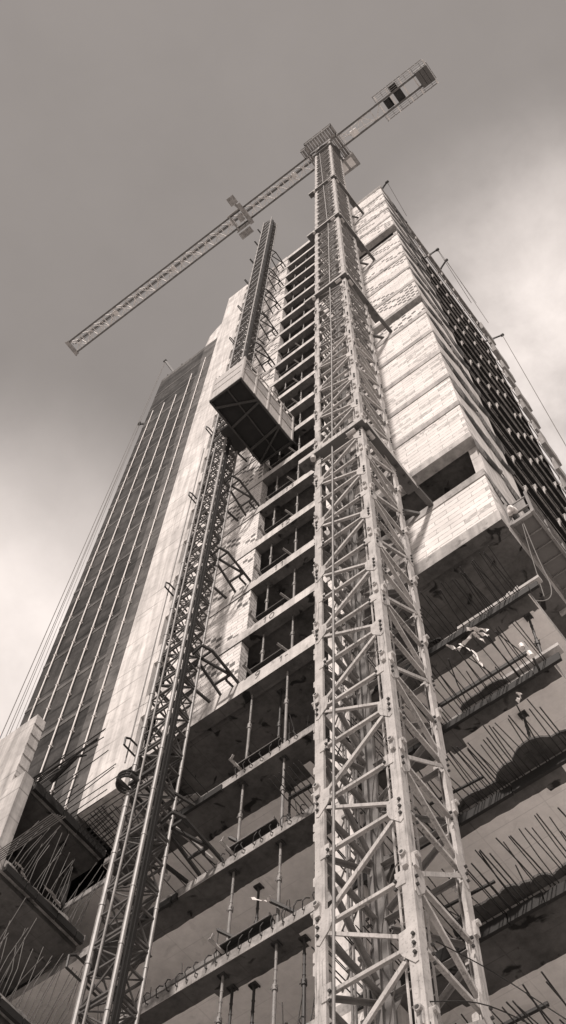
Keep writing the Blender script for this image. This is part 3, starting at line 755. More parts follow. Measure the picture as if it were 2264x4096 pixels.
for fi, (a, b, nrm) in enumerate(fr):
    dv = Vector((b[0] - a[0], b[1] - a[1], 0)).normalized()
    def pt(c, z, s, ins=.2, out=.0): return Vector((c[0], c[1], z)) + dv * s * ins + Vector(nrm) * out
    # family carried by the first corner of this face
    first = {0: 'A', 1: 'A', 2: 'A', 3: 'A'}[fi]
    for i, (z, fam) in enumerate(allz):
        if any(abs(z - c) < .35 for c in cuts[1:]): continue
        brace(HB, pt(a, z, 1, .15), pt(b, z, -1, .15), .058, nrm)
        if i + 1 < len(allz):
            z2, f2 = allz[i + 1]
            lo, hi = (a, b) if fam == first else (b, a)
            s0 = 1 if lo is a else -1
            brace(DB, pt(lo, z + .2, s0, .22, .006), pt(hi, z2 - .2, -s0, .22, .006), .07 if fam == 'A' else .056, nrm)
stuffb = MB()
for lst, nm in ((HB, 'horizontal_brace'), (DB, 'diagonal_brace')):
    vis = sorted([b for b in lst if b[1].z > 9.0], key=lambda b: b[0].z)
    ind = vis[:96]; ids = set(id(b) for b in ind)
    for b in lst:
        mm = MB() if id(b) in ids else stuffb
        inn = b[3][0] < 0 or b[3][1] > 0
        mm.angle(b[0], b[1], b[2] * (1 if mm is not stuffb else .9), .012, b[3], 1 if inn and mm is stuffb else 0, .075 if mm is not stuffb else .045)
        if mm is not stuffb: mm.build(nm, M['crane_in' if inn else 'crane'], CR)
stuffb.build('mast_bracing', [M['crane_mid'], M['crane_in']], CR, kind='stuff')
# cable hanging down the front face, inner ladder
MB().path([(-6.3, Y0 - .05, 8.0), (-6.12, Y0 - .05, 18.4), (-5.84, Y0 - .05, 39.2), (-5.68, Y0 - .05, 64.0)], .022, 6).build('feed_cable', M['prop'], CR)
MB().path([(-5.72, Y0 - .04, 64.4), (-5.9, Y0 - .04, 82), (-6.08, Y0 - .04, 99)], .022, 6).build('feed_cable', M['hoist_rail'], CR)
m = MB(); lx, ly = -5.75, 9.75
for s in (-.2, .2): m.tube((lx + s, ly, GZ), (lx + s, ly, CT), .02, 6)
z = 8.
while z < 60: m.tube((lx - .2, ly, z), (lx + .2, ly, z), .012, 5); z += .3
m.build('ladder', M['crane'], CR)
# tie collars
for ci, z in enumerate(cuts[1:5]):
    m = MB(); e = .12; hh = .13
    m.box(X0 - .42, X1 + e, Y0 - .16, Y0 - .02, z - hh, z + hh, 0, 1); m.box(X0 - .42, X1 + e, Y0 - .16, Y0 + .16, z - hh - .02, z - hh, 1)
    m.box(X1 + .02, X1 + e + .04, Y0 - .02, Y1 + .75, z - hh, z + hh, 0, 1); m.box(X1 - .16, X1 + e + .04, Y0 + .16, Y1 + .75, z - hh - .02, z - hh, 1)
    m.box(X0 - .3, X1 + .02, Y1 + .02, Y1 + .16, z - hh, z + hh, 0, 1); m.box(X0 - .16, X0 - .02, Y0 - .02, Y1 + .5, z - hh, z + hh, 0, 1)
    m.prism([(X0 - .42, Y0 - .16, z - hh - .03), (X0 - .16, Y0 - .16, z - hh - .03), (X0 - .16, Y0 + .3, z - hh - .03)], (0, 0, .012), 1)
    col = m.build('tie_collar', [M['crane'], M['crane_dark']], CR)
    bm_ = MB()
    for (bx, by) in ((X0 - .3, Y0 - .05), (X0 - .2, Y0 + .05), (X1 - .1, Y0 - .07), (X1 + .02, Y0 + .06), (X1 + .1, Y0 + .25), (X1 + .08, Y1 - .1), (X1 + .08, Y1 + .25), (X1 + .08, Y1 + .5), (X1 - .3, Y0 - .08)):
        bm_.tube((bx, by, z - hh - .02), (bx, by, z - hh - .08), .04, 8)
    bm_.build('bolts', M['bolt'], col)
    for (bx, by, dx, dy) in ((X1 - .17, Y0 - .06, -1, 0), (X1 + .05, Y0 + .16, 0, 1), (X0 + .02, Y0 - .1, 0, 0)):
        j = MB(); j.tube((bx, by, z - hh - .1), (bx + dx * .26, by + dy * .26, z - hh - .1), .065, 10) if (dx or dy) else j.tube((bx, by, z - hh - .22), (bx, by, z - hh - .02), .075, 10)
        j.build('screw_jack', M['crane'], col)
    ts = MB(); yb = YF + .1
    ts.bar((X1 + .08, Y1 + .4, z), (X1 + .12, yb, z + .12), .14, .2); ts.bar((X0 - .1, Y1 + .4, z), (X0 - .2, yb, z + .1), .12, .18); ts.bar((X0 + .1, Y1 + .1, z), (X1 - .2, yb, z + .1), .1, .14)
    ts.build('tie_strut', M['crane_dark'], CR)
# head: slewing ring, deck, cab
cx0, cy0 = (X0 + X1) / 2, (Y0 + Y1) / 2
m = MB(); m.box(X0 - .12, X1 + .12, Y0 - .12, Y1 + .12, CT, CT + .35); m.tube((cx0, cy0, CT + .35), (cx0, cy0, CT + 1.0), .85, 24); m.tube((cx0, cy0, CT + 1.0), (cx0, cy0, CT + 1.25), 1.0, 24); m.build('slewing_ring', M['crane_dark'], CR)
TIP = Vector((-33.8, 9.0, 0)); AX = (TIP - Vector((cx0, cy0, 0))).normalized(); LAT = Vector((-AX.y, AX.x, 0)) * -1
if LAT.y < 0: LAT = -LAT
def J(s, l, z): 
    v = Vector((cx0, cy0, 0)) + AX * s + LAT * l; return (v.x, v.y, z)
JL = (TIP - Vector((cx0, cy0, 0))).length; JZ = 105.4; JH = 1.35
def jbox(m, s0, s1, l0, l1, z0, z1, mi=0):
    m.hexa([J(s0, l0, z0), J(s1, l0, z0), J(s1, l1, z0), J(s0, l1, z0), J(s0, l0, z1), J(s1, l0, z1), J(s1, l1, z1), J(s0, l1, z1)], mi)
m = MB()
for a in (-.55, .55):
    for b in (-.5, .5): m.bar(J(a, b, CT + 1.25), J(a, b, JZ + 1.9), .14, .14)
for k in range(4):
    z = CT + 1.3 + k * 1.1
    for b in (-.5, .5): m.bar(J(-.55, b, z), J(.55, b, z + 1.1), .08, .08); m.bar(J(-.55, b, z), J(.55, b, z), .08, .08)
    for a in (-.55, .55): m.bar(J(a, -.5, z), J(a, .5, z + 1.1), .08, .08)
jbox(m, -.62, .62, -.56, .56, CT + 1.25, CT + 1.6); jbox(m, -.7, .9, -.62, .62, JZ - .35, JZ - .1)
m.build('slewing_tower', M['crane_top'], CR)
def rail(m, pts, z, mi=0, h=1.05):
    for a, b in zip(pts, pts[1:]):
        for q in (.55, h): m.bar(J(a[0], a[1], z + q), J(b[0], b[1], z + q), .035, .035, mi=mi)
        L = math.hypot(a[0] - b[0], a[1] - b[1]); k = max(1, int(L / .7))
        for i in range(k + 1):
            t = i / k; s = a[0] + (b[0] - a[0]) * t; l = a[1] + (b[1] - a[1]) * t; m.bar(J(s, l, z), J(s, l, z + h), .03, .03, mi=mi)
m = MB(); z = 101.2
# ring of service decks around the head
for (s0, s1, l0, l1) in ((-1.55, 1.05, -1.85, -1.05), (1.05, 1.6, -1.6, -.9), (-1.5, -.95, -1.05, .9), (1.0, 1.35, -.9, .5)):
    for k in range(int((s1 - s0) / .24) + 1):
        a = s0 + k * .24; jbox(m, a, min(a + .19, s1), l0, l1, z, z + .05)
    jbox(m, s0, s1, l0, l0 + .08, z - .14, z); jbox(m, s0, s1, l1 - .08, l1, z - .14, z)
    jbox(m, s0, s0 + .08, l0, l1, z - .14, z); jbox(m, s1 - .08, s1, l0, l1, z - .14, z)
rail(m, [(1.6, -1.6), (1.05, -1.6), (1.05, -1.85), (-1.55, -1.85), (-1.55, .9)], z + .05)
m.build('service_deck', M['crane_top'], CR)
cab = MB(); jbox(cab, -1.55, -.15, .95, 1.85, 100.6, 102.8); jbox(cab, -1.7, -.05, .85, 1.95, 100.45, 100.58); jbox(cab, -1.62, -.08, .9, 1.9, 102.8, 102.9); rail(cab, [(-1.7, .85), (-1.7, 1.95), (-.05, 1.95), (.5, 1.95), (.5, 1.0)], 100.55)
cab = cab.build('cab', M['crane_top'], CR)
w_ = MB()
for (s0, s1, l0, l1) in ((-1.45, -.9, 1.86, 1.87), (-.8, -.25, 1.86, 1.87), (-.14, -.13, 1.05, 1.75), (-1.57, -1.56, 1.05, 1.75)): jbox(w_, s0, s1, l0, l1, 101.0, 102.5)
for (s0, s1) in ((-1.45, -.95), (-.75, -.25)): jbox(w_, s0, s1, 1.05, 1.75, 100.44, 100.446)
w_.build('window', M['sheet'], cab)
# jib
m = MB(); ch = []
jw = .56
for nm_, (l, z, w) in (('a', (-jw, JZ, .15)), ('b', (jw, JZ, .15)), ('c', (0, JZ + JH, .15))):
    k = MB(); k.bar(J(.6, l, z), J(JL, l, z), w, w); ch.append(k)
lac = MB(); nb_ = 21; st = (JL - .6) / nb_
for i in range(nb_):
    s0 = .6 + i * st; s1 = s0 + st; sm = (s0 + s1) / 2
    lac.bar(J(s0, -jw, JZ), J(s0, jw, JZ), .06, .06)
    lac.bar(J(s0, -jw if i % 2 else jw, JZ), J(s1, jw if i % 2 else -jw, JZ), .045, .045)
    for l in (-jw, jw):
        lac.bar(J(s0, l, JZ), J(sm, 0, JZ + JH), .07, .07); lac.bar(J(sm, 0, JZ + JH), J(s1, l, JZ), .07, .07)
    lac.bar(J(sm, -jw, JZ), J(sm, 0, JZ + JH), .04, .04); lac.bar(J(sm, jw, JZ), J(sm, 0, JZ + JH), .04, .04); lac.bar(J(sm, -jw, JZ), J(sm, jw, JZ), .04, .04)
    if i % 5 == 2:
        jbox(lac, s0 + .1, s0 + .45, -.25, .2, JZ + .25, JZ + .6)
jb = lac.build('jib', M['crane_lace'], CR)
for k in ch: k.build('chord', M['crane_chord'], jb)
k = MB(); jbox(k, JL - .1, JL + .25, -.7, .75, JZ - .12, JZ + .06); k.bar(J(JL + .2, -.75, JZ), J(JL + .2, .8, JZ), .08, .25); k.bar(J(JL - .3, -.6, JZ + .1), J(JL + .2, .0, JZ + JH), .05, .05); k.build('end_frame', M['crane_top'], jb)
k = MB(); k.tube(J(.8, .1, JZ + JH + .1), J(JL - 1, .1, JZ + .9), .02, 5); k.tube(J(.8, -.2, JZ + .5), J(JL - .5, -.2, JZ + .35), .018, 5); k.build('trolley_rope', M['hoist_black'], jb)
# trolley with maintenance cage
ts_ = 9.2
k = MB()
for s in (ts_ - .65, ts_ + .65):
    k.bar(J(s, -.75, JZ - .25), J(s, .75, JZ - .25), .14, .2)
for l in (-.7, .7): k.bar(J(ts_ - .8, l, JZ - .22), J(ts_ + .8, l, JZ - .22), .12, .18)
jbox(k, ts_ - .8, ts_ - .45, -1.1, .95, JZ - .42, JZ - .3); jbox(k, ts_ - .35, ts_ + .1, -.35, .3, JZ - .5, JZ - .2)
jbox(k, ts_ - .75, ts_ - .05, -1.95, -1.2, JZ - .5, JZ - .44); k.bar(J(ts_ - .4, -1.2, JZ - .4), J(ts_ - .5, -.7, JZ - .3), .22, .1)
k.bar(J(ts_ - .6, .8, JZ - .3), J(ts_ + .9, .8, JZ - .3), .08, .08)
for l in (.98, 1.5): k.bar(J(ts_ - .35, l, JZ - .5), J(ts_ + .85, l, JZ - .5), .06, .06)
for i in range(4): k.bar(J(ts_ - .3 + i * .38, .98, JZ - .5), J(ts_ - .3 + i * .38, 1.5, JZ - .5), .05, .05)
jbox(k, ts_ - .3, ts_ + .8, 1.02, 1.46, JZ - .48, JZ - .45)
tr = k.build('trolley', M['crane_top'], CR)
k = MB()
for s in (ts_ - .65, ts_ + .65):
    for l in (-.66, .66): k.tube(J(s, l - .05, JZ - .06), J(s, l + .05, JZ - .06), .12, 10)
k.build('wheel', M['crane_dark'], tr)
# counter-jib
k = MB(); CE = -10.25
for l in (-.52, .52): k.bar(J(-.6, l, JZ), J(CE, l, JZ), .16, .24, mi=1)
s = -.6; i = 0
while s > -5.2:
    k.bar(J(s, -.52, JZ), J(s, .52, JZ), .07, .07); k.bar(J(s, -.52 if i % 2 else .52, JZ), J(s - 1.0, .52 if i % 2 else -.52, JZ), .06, .06); s -= 1.0; i += 1
for s in (-5.5, -6.6, -7.9, -8.9, CE): k.bar(J(s, -1.12, JZ - .02), J(s, 1.12, JZ - .02), .1, .14)
k.bar(J(-.5, 0, JZ + 1.9), J(-5.5, .5, JZ + .1), .06, .06); k.bar(J(-.5, 0, JZ + 1.9), J(-5.5, -.5, JZ + .1), .06, .06)
jbox(k, -2.9, -2.3, -.1, .45, JZ - .2, JZ + .3)
cj = k.build('counter_jib', [M['crane_lace'], M['crane_chord']], CR)
k = MB()
for l0, l1 in ((-1.12, -.66), (.66, 1.12)):
    q = -5.35
    while q > CE: 
        for c_ in range(3): k.bar(J(q, l0 + .06 + c_ * .17, JZ + .02), J(max(q - .75, CE), l0 + .06 + c_ * .17, JZ + .02), .03, .04)
        k.bar(J(q, l0, JZ + .02), J(q, l1, JZ + .02), .04, .05); q -= .75
rail(k, [(-5.35, -.66), (-5.35, -1.14), (CE, -1.14)], JZ); rail(k, [(-5.35, .66), (-5.35, 1.14), (CE - .1, 1.14)], JZ); rail(k, [(CE - .15, -.8), (CE - .15, .8)], JZ)
k.build('walkway', M['crane_top'], cj)
for i, (s0, s1) in enumerate(((-9.15, -9.5), (-9.53, -9.88), (-9.91, -10.24))):
    k = MB(); jbox(k, s1, s0, -.7, .7, JZ - .75, JZ + 1.2); k.build('counterweight', M['crane_dark'], cj)
k = MB(); jbox(k, -7.6, -6.9, -.5, .5, JZ + .1, JZ + .9); jbox(k, -7.5, -6.8, -1.05, -.6, JZ + .1, JZ + .9); k.tube(J(-6.2, -.4, JZ + .4), J(-6.2, .4, JZ + .4), .33, 12); k.build('winch', M['hoist_dark'], cj)

# ---------------------------------------------------------------- builders' hoist
HX0, HX1, HY0, HY1 = -12.43, -11.67, 9.84, 10.5
HT = 95.8
HM = thing('hoist_mast', 'dark lattice hoist mast with rack, standing in front of the pale core wall', 'hoist mast', (-12.05, 10.15, GZ))
for (x, y, r, mt) in ((HX0, HY0, .062, 'hoist_rail'), (HX1, HY0, .05, 'hoist_rail'), (HX1, HY1, .04, 'hoist_rail'), (HX0, HY1, .05, 'hoist_steel')):
    m = MB(); m.tube((x, y, GZ), (x, y, HT), r, 10); z = 0
    while z < HT: m.tube((x, y, z), (x, y, z + .06), r * 1.18, 10); z += 1.508
    m.build('guide_tube', M[mt], HM)
m = MB(); m.box(HX1 + .04, HX1 + .09, HY0 + .06, HY0 + .13, GZ, HT - 1); m.box(HX1 + .02, HX1 + .1, HY0 + .13, HY0 + .2, GZ, HT - 1); m.build('rack', M['hoist_dark'], HM)
m = MB(); mm = MB(); z = 5.0; i = 0; st = 1.508 / 2
corners = [(HX0, HY0), (HX1, HY0), (HX1, HY1), (HX0, HY1)]
while z < HT - .5:
    for k in range(4):
        a, b = corners[k], corners[(k + 1) % 4]
        if i % 2 == 0:
            m.bar((a[0], a[1], z), (b[0], b[1], z), .05, .05); m.bar((a[0], a[1], z - .12), (b[0], b[1], z - .12), .045, .045)
        else: m.bar((a[0], a[1], z), (b[0], b[1], z), .045, .045)
        p, q = (a, b) if (i + k) % 2 == 0 else (b, a)
        m.tube((p[0], p[1], z), (q[0], q[1], z + st), .02, 5)
    m.tube((HX0, HY0, z), (HX1, HY1, z + .02), .018, 5)
    if i % 2 == 0: m.bar((HX1 - .1, HY0 + .05, z + .2), (HX1 - .1, HY1 - .05, z + .2), .1, .06)
    z += st; i += 1
m.build('lattice', M['hoist_steel'], HM)
# wall ties on every second floor
tiez = [27.36] + [27.36 + 6.08 * k for k in range(1, 10)] + [20.4]
for z in tiez:
    m = MB(); f = lambda x, y, dz=0: (x, y, z + dz)
    m.bar(f(-11.69, 10.5), f(-11.88, 11.72, .05), .06, .08); m.bar(f(-11.2, 10.42), f(-11.28, 11.72, .05), .06, .08)
    m.bar(f(-11.2, 10.42), f(-11.3, 10.15), .06, .08); m.bar(f(-11.3, 10.15), f(-11.66, 10.2), .05, .07); m.bar(f(-11.55, 10.42), f(-11.17, 10.42), .05, .07)
    m.bar(f(-11.56, 10.42), f(-11.28, 11.2), .06, .07); m.bar(f(-11.78, 11.22), f(-11.28, 11.24), .06, .07)
    m.bar(f(HX0, HY1), f(HX1, HY1), .06, .08)
    m.tube(f(-11.45, 11.3), f(-11.45, 11.7, .06), .035, 7); m.tube(f(-11.45, 11.3), f(-11.32, 11.2), .03, 6)
    m.bar(f(-12.35, 10.5), f(-12.2, 11.7, .05), .06, .08)
    m.build('wall_tie', M['hoist_black'], HM)
z = 22.9; zs = []
for z in (16.2, 23.0, 31.0, 38.0, 45.0, 52.0, 59.0, 66.0, 73.0, 79.5, 86.0, 91.0):
    m = MB(); x = HX0 - .03
    m.path([(x, HY1 - .1, z), (x, 9.42, z), (x - .01, 9.42, z + .3), (x - .01, 9.55, z + .42), (x, HY1 - .2, z + .42)], .026, 6)
    m.build('cable_guide', M['hoist_black'], HM)
m = MB(); x = HX0 - .1
m.path([(x, 9.62, 22.6), (x, 9.62, 43.3)], .018, 5); m.path([(-12.15, HY0 - .07, 9), (-12.08, HY0 - .07, 20), (-12.14, HY0 - .07, 30), (-12.08, HY0 - .07, 43.3)], .026, 6); m.build('trailing_cable', M['prop'], HM)
# cable basket: ring on its arms
m = MB(); n_ = 18; c_ = Vector((HX0 + .02, 9.72, 22.2))
for i in range(n_):
    a0, a1 = 2 * PI * i / n_, 2 * PI * (i + 1) / n_
    for zz in (0, .1, .2): m.tube(c_ + Vector((math.cos(a0) * .22, math.sin(a0) * .22, zz - .4)), c_ + Vector((math.cos(a1) * .22, math.sin(a1) * .22, zz - .4)), .03, 6)
m.bar(c_ + Vector((0, -.3, -.5)), c_ + Vector((.05, 1.6, -.45)), .05, .07); m.bar(c_ + Vector((.3, -.2, -.5)), c_ + Vector((.4, 1.6, -.45)), .05, .07)
m.bar(c_ + Vector((.6, .2, -.55)), c_ + Vector((.9, 1.2, -.55)), .05, .07); m.bar((HX0, HY0 - .05, 21.9), (HX1, HY0 - .05, 21.9), .06, .1)
m.build('cable_basket', M['hoist_black'], HM)
# platform car
PX0, PX1, PY0, PY1, PZ = -11.24, -9.79, 8.37, 11.44, 43.4
PF = thing('hoist_platform', 'pale open-topped hoist platform with dark braced underside, halfway up the hoist mast', 'hoist platform', ((PX0 + PX1) / 2, (PY0 + PY1) / 2, PZ))
m = MB(); m.box(PX0, PX1, PY0, PY1, PZ + .08, PZ + .14); m.build('floor', M['car_floor'], PF)
m = MB()
for (a, b) in (((PX0, PY0), (PX1, PY0)), ((PX1, PY0), (PX1, PY1)), ((PX1, PY1), (PX0, PY1)), ((PX0, PY1), (PX0, PY0))): m.bar((a[0], a[1], PZ + .04), (b[0], b[1], PZ + .04), .07, .1)
def u(s, t, z=PZ + .03): return (PX0 + (PX1 - PX0) * s, PY0 + (PY1 - PY0) * t, z)
m.bar(u(0, .1), u(1, .33), .09, .07); m.bar(u(0, .42), u(1, .36), .09, .07); m.bar(u(0, .78), u(1, .74), .1, .07); m.bar(u(0, .98), u(1, .76), .07, .06); m.bar(u(.55, 0, PZ + .05), u(.5, 1, PZ + .05), .05, .04)
m.build('underframe', M['hoist_black'], PF)
m = MB(); m.box(PX0, PX1, PY0 - .012, PY0 + .012, PZ + .14, PZ + 2.9); 
for zz in (PZ + 1.2, PZ + 2.05): m.box(PX0, PX1, PY0 - .03, PY0 - .013, zz, zz + .06)
for k in range(7): m.box(PX0 + .1 + k * .19, PX0 + .16 + k * .19, PY0 - .01, PY0 + .01, PZ + 2.9, PZ + 2.96 + .05 * (k % 2))
m.build('front_panel', M['car'], PF)
m = MB(); m.box(PX1 - .012, PX1 + .012, PY0 + .02, PY1, PZ + .14, PZ + 1.25); m.build('side_panel', M['car'], PF)
m = MB(); m.box(PX1 - .006, PX1 + .006, PY0 + .04, PY1 - .02, PZ + 1.32, PZ + 2.3); m.build('mesh_panel', M['car_mesh'], PF)
m = MB()
for k in range(5): y = PY0 + .02 + (PY1 - PY0 - .04) * k / 4; m.bar((PX1 + .02, y, PZ + .1), (PX1 + .02, y, PZ + 2.9), .07, .06)
for zz, w in ((1.28, .05), (2.35, .05), (2.9, .08)): m.bar((PX1 + .02, PY0, PZ + zz), (PX1 + .02, PY1, PZ + zz), .04, w)
m.bar((PX1 + .05, PY0 - .02, PZ + 1.4), (PX1 + .3, PY0 + .7, PZ + 1.5), .03, .03)
for zz in (2.45, 3.0): m.bar((PX1 - .45, PY0 + .25, PZ + zz), (PX1 - .45, PY1, PZ + zz), .03, .04)
for s in (0, 1): m.bar(u(s, 0, PZ + .1), u(s, 0, PZ + 3.05), .08, .08)
m.path([(PX0 + .1, PY0 + .1, PZ + 2.95), (PX0 + .1, PY0 + .1, PZ + 3.35), (PX0 + .9, PY0 + .1, PZ + 3.3)], .025)
m.build('railing', M['car'], PF)
m = MB(); m.box(PX0 - .012, PX0 + .012, PY0, PY1, PZ + .14, PZ + 1.2); m.box(PX0, PX1, PY1 - .02, PY1 + .0, PZ + .14, PZ + 1.3); m.build('rear_panel', M['car_mesh'], PF)
m = MB(); m.box(HX1 - .02, PX0, 9.5, 10.6, PZ + .02, PZ + .3); m.box(HX1 + .12, PX0 - .02, 9.7, 10.4, PZ + .3, PZ + 2.4); m.build('drive_carriage', M['hoist_dark'], PF)
m = MB(); m.bar((PX1, PY1 - .05, PZ + .1), (PX1 + .05, PY1 + .18, PZ + .1), .05, .05); m.box(PX1 - .5, PX1 + .02, PY1, PY1 + .12, PZ + .1, PZ + .5); m.build('ramp', M['hoist_black'], PF)

# ---------------------------------------------------------------- suspended scaffold on the right flank, roof davits
SX0, SX1, SY0, SY1, SZ = -3.24, -2.7, 12.2, 16.4, 27.5
S = thing('suspended_scaffold', 'long grey suspended work platform with ribbed underside hanging at the right flank', 'scaffold', ((SX0 + SX1) / 2, (SY0 + SY1) / 2, SZ))
m = MB(); m.box(SX0, SX1, SY0, SY1, SZ + .04, SZ + .07); m.build('deck', concrete('scaffold_deck_plate', .17, .1, 0), S)
y = SY0 + .05
while y < SY1: MB().bar((SX0, y, SZ + .02), (SX1, y, SZ + .02), .03, .05).build('deck_rib', M['prop'], S); y += .43
m = MB()
for x in (SX0 - .04, SX1 + .04): m.bar((x, SY0 - .05, SZ + .05), (x, SY1, SZ + .05), .07, .16)
m.bar((SX0, SY0, SZ + .05), (SX1, SY0, SZ + .05), .06, .14); m.build('frame', M['prop'], S)
m = MB()
for zz in (.5, 1.05): m.bar((SX1 + .05, SY0, SZ + zz), (SX1 + .05, SY1, SZ + zz), .04, .05)
for zz in (.5, 1.05): m.bar((SX0, SY0, SZ + zz), (SX1, SY0, SZ + zz), .05, .06)
for x in (SX0, SX1 + .05): m.bar((x, SY0, SZ), (x, SY0, SZ + 1.3), .07, .07)
y = SY0 + .8
while y < SY1: m.bar((SX1 + .05, y, SZ), (SX1 + .05, y, SZ + 1.1), .04, .04); y += .8
m.box(SX0 + .15, SX1 - .05, SY0 - .01, SY0 + .01, SZ + .55, SZ + 1.0)
m.build('railing', M['hoist_rail'], S)
m = MB(); c_ = Vector((SX0 + .12, SY0 - .12, SZ + .55)); r = random.Random(2)
import bmesh
bm = bmesh.new(); bmesh.ops.create_icosphere(bm, subdivisions=3, radius=.15)
for v in bm.verts: v.co = Vector((v.co.x * .9, v.co.y * .8, v.co.z * 1.2 - .5 * abs(v.co.x))) * (.9 + .22 * math.sin(17 * v.co.x + 14 * v.co.z) + .16 * math.sin(31 * v.co.y + 20 * v.co.z)) + c_
me = bpy.data.meshes.new('sack'); bm.to_mesh(me); bm.free(); me.materials.append(M['sheet']); o = bpy.data.objects.new('sack', me); C.objects.link(o); tag(o, 'white bulging sack tied to the near end of the suspended scaffold', 'sack')
m = MB(); m.bar((SX0 - .1, SY0 - .04, SZ - .15), (SX0 - .35, SY0 - .1, SZ + 3.2), .07, .05); m.bar((SX0 + .05, SY0, SZ + 1.2), (SX0 - .1, SY0, SZ + 2.4), .05, .05)
tag(m.build('scaffold_pole', M['prop']), 'grey upright pole at the building corner beside the suspended scaffold', 'pole')
wire('thin pale rope looping below the suspended scaffold, outer strand', [(SX0 + .25, SY0 + .05, SZ), (SX0 + .2, SY0 + .3, SZ - 1.6), (SX0 + .2, SY0 + .4, SZ - 3.0), (SX0 + .02, SY0 + .3, SZ - 3.6), (SX0 - .4, SY0 - .1, SZ - 3.7)], .012, 'rope', 'rope')
wire('thin pale rope looping below the suspended scaffold, inner strand', [(SX0 + .22, SY0 + .05, SZ), (SX0 + .1, SY0 + .2, SZ - 1.6), (SX0 + .02, SY0 + .25, SZ - 3.5)], .01, 'rope', 'rope')
def davit(label, base, tip, end, r=.022, dark=True):
    t = thing('roof_davit', label, 'davit', base, 'roof davits with hanging ropes')
    b, p = Vector(base), Vector(tip)
    m = MB(); m.bar(b - (p - b) * .8, p, .1, .12); m.bar(b + Vector((0, 0, -.3)), b + (p - b) * .6, .06, .06); m.build('arm', M['prop_dark'], t)
    m = MB(); m.tube(p + Vector((0, -.06, -.05)), p + Vector((0, .06, -.05)), .13, 10); m.box(p.x - .1, p.x + .1, p.y - .08, p.y + .08, p.z - .12, p.z + .1); m.build('pulley', M['prop_dark'], t)
    m = MB(); m.tube(p + Vector((0, 0, -.1)), end, r, 5); 
    if dark: m.tube(p + Vector((.03, .02, -.1)), Vector(end) + Vector((.25, .2, 0)), r * .7, 5)
    m.build('rope', M['rope'], t)
RZ = bot[28] + .62
davit('roof davit at the front right roof corner with rope to the flank', (XR - .05, 11.85, RZ), (-2.76, 11.7, RZ + .35), (-3.0, 14.2, 84.5), .016, False)
davit('first of two neighbouring davits along the right roof edge', (XR - .05, 17.4, RZ), (-2.68, 17.5, RZ + .3), (-2.75, 20.6, 80), .02)
davit('second of two neighbouring davits along the right roof edge', (XR - .05, 18.7, RZ), (-2.62, 18.5, RZ + .4), (-2.5, 21.4, 76.5), .018, False)
davit('roof davit at the far right roof corner with long rope down the frame edge', (XR - .05, 24.9, RZ), (-2.5, 25.2, RZ + .2), (-2.5, 25.4, 48), .024, False)
davit('roof davit on the left edge of the dark stained wall, upper', (-20.2, 11.8, 75.7), (-21.2, 11.3, 79.6), (-21.65, 11.3, 20), .017)
davit('small davit lower on the left edge of the dark stained wall', (XL + .1, 11.8, 67.2), (-21.66, 11.6, 67.8), (-21.45, 11.4, 20), .013)
for i, (x, y, z) in enumerate(((-6.7, 11.7, RZ), (-20.9, 11.8, 75.9), (-19.7, 11.8, 75.9))):
    m = MB(); m.bar((x, y, z - .2), (x - .15, y, z + (1.1 if i == 0 else 1.4)), .08, .08)
    tag(m.build('roof_post', M['prop_dark']), ('short leaning post on the roof edge beside the crane', 'short post at the left end of the stained wall roof edge', 'short post beside the davit on the stained wall roof edge')[i], 'post')

# ---------------------------------------------------------------- camera
F, CXn, CYn, WN, HN = 4900., 1132., 2048., 2264., 4096.
Rm = [[0.7899414849421875, 0.6127052757371507, 0.024180476653568733], [0.5594246568154204, -0.7362735050083775, 0.3807169278737513], [0.25107071456918406, -0.2872169404936628, -0.9243754244781601]]
cam = bpy.data.cameras.new('camera'); co = bpy.data.objects.new('camera', cam); C.objects.link(co)
co.matrix_world = Matrix(((Rm[0][0], Rm[1][0], Rm[2][0], 0), (Rm[0][1], Rm[1][1], Rm[2][1], 0), (Rm[0][2], Rm[1][2], Rm[2][2], 0), (0, 0, 0, 1)))
cam.sensor_fit = 'VERTICAL'; cam.sensor_height = 36.; cam.lens = 36. * F / HN
cam.clip_start = .1; cam.clip_end = 5000
sc = bpy.context.scene; sc.camera = co

# ---------------------------------------------------------------- light
SD = Vector((.26, -.64, .72)).normalized()
el = math.asin(SD.z); az = math.atan2(SD.x, SD.y)
sun = bpy.data.lights.new('sun', 'SUN'); so = bpy.data.objects.new('sun', sun); C.objects.link(so)
sun.energy = 4.6; sun.angle = math.radians(5); sun.color = (1, .9, .835)
so.rotation_euler = SD.to_track_quat('Z', 'Y').to_euler(); so.location = (20, -40, 60)
w = bpy.data.worlds.new('World'); sc.world = w; w.use_nodes = True; nt = w.node_tree
for n_ in list(nt.nodes): nt.nodes.remove(n_)
gw = G(nt); out = gw.n('ShaderNodeOutputWorld'); bg = gw.n('ShaderNodeBackground'); bg.inputs[1].default_value = .1
sky = gw.n('ShaderNodeTexSky'); sky.sky_type = 'NISHITA'; sky.sun_disc = False; sky.sun_elevation = el; sky.sun_rotation = az; sky.dust_density = 2.5; sky.air_density = 1.2
bw = gw.n('ShaderNodeRGBToBW'); gw.l(sky.outputs[0], bw.inputs[0])
dirn = gw.n('ShaderNodeTexCoord').outputs['Generated']
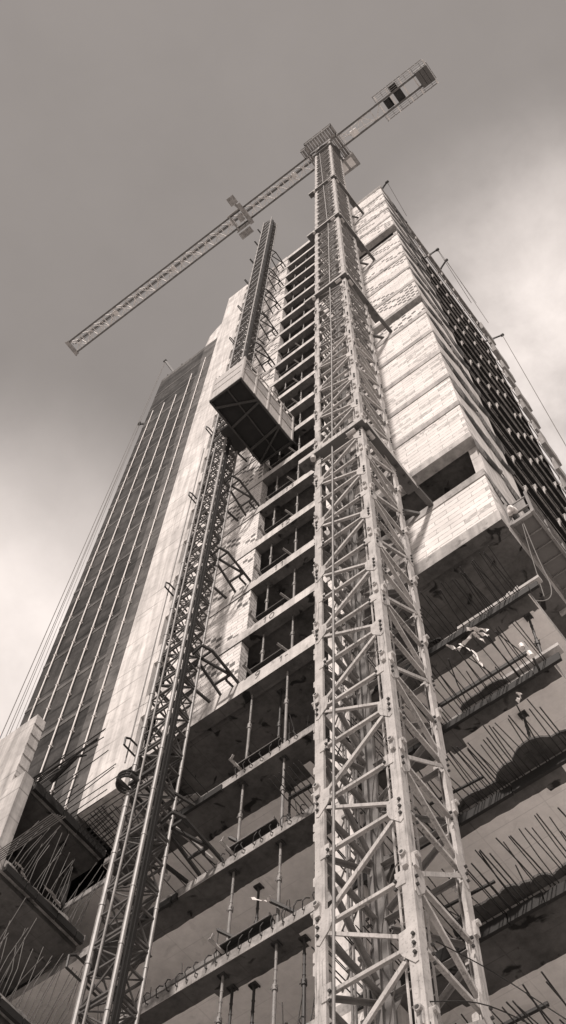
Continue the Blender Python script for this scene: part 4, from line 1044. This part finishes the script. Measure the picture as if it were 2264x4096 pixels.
def lobe(d, c0, c1):
    x = gw.n('ShaderNodeVectorMath', operation='DOT_PRODUCT'); nrm_ = gw.n('ShaderNodeVectorMath', operation='NORMALIZE'); gw.l(dirn, nrm_.inputs[0]); gw.l(nrm_.outputs[0], x.inputs[0])
    v = Vector(d).normalized(); x.inputs[1].default_value = v
    mr = gw.n('ShaderNodeMapRange', interpolation_type='SMOOTHSTEP'); gw.l(x.outputs['Value'], mr.inputs[0]); mr.inputs[1].default_value = c0; mr.inputs[2].default_value = c1
    return mr.outputs[0]
def raydir(x, y):
    d = Vector(((x * WN / 1424 - CXn), -(y * WN / 1424 - CYn), -F)); return (co.matrix_world.to_3x3() @ d).normalized()
base = gw.math('MULTIPLY', bw.outputs[0], SKYK) if False else gw.math('MULTIPLY', bw.outputs[0], 1.0)
cl = gw.noise(dirn, 5.5, 7, .55, .35); cl2 = gw.noise(dirn, 14, 6, .6, .2)
cloud = gw.math('ADD', gw.ramp(cl, .35, .72, 0, 1), gw.math('MULTIPLY', gw.ramp(cl2, .35, .7, -1, 1), .18))
bankr = gw.math('MULTIPLY', lobe(raydir(1580, 1100), .957, 1.), 1.45); bankl = gw.math('MULTIPLY', lobe(raydir(-200, 2120), .925, 1.0), 2.0)
amt = gw.math('ADD', gw.math('ADD', gw.math('MULTIPLY', bankr, gw.math('MULTIPLY_ADD', cloud, 1.0, .4)), gw.math('MULTIPLY', bankl, gw.math('MULTIPLY_ADD', cloud, .35, .75))), gw.math('MULTIPLY', cloud, .07))
v = gw.math('MULTIPLY_ADD', amt, 4.8, 3.35)
v = gw.math('ADD', gw.math('MULTIPLY', v, .82), gw.math('MULTIPLY', base, .18))
gw.l(gw.grey(v, (1., .9, .845)), bg.inputs[0]); gw.l(bg.outputs[0], out.inputs[0])
sc.view_settings.view_transform = 'Standard'; sc.view_settings.look = 'None'; sc.view_settings.exposure = 0; sc.view_settings.gamma = 1
sc.render.resolution_x = 566; sc.render.resolution_y = 1024
sc.cycles.max_bounces = 6
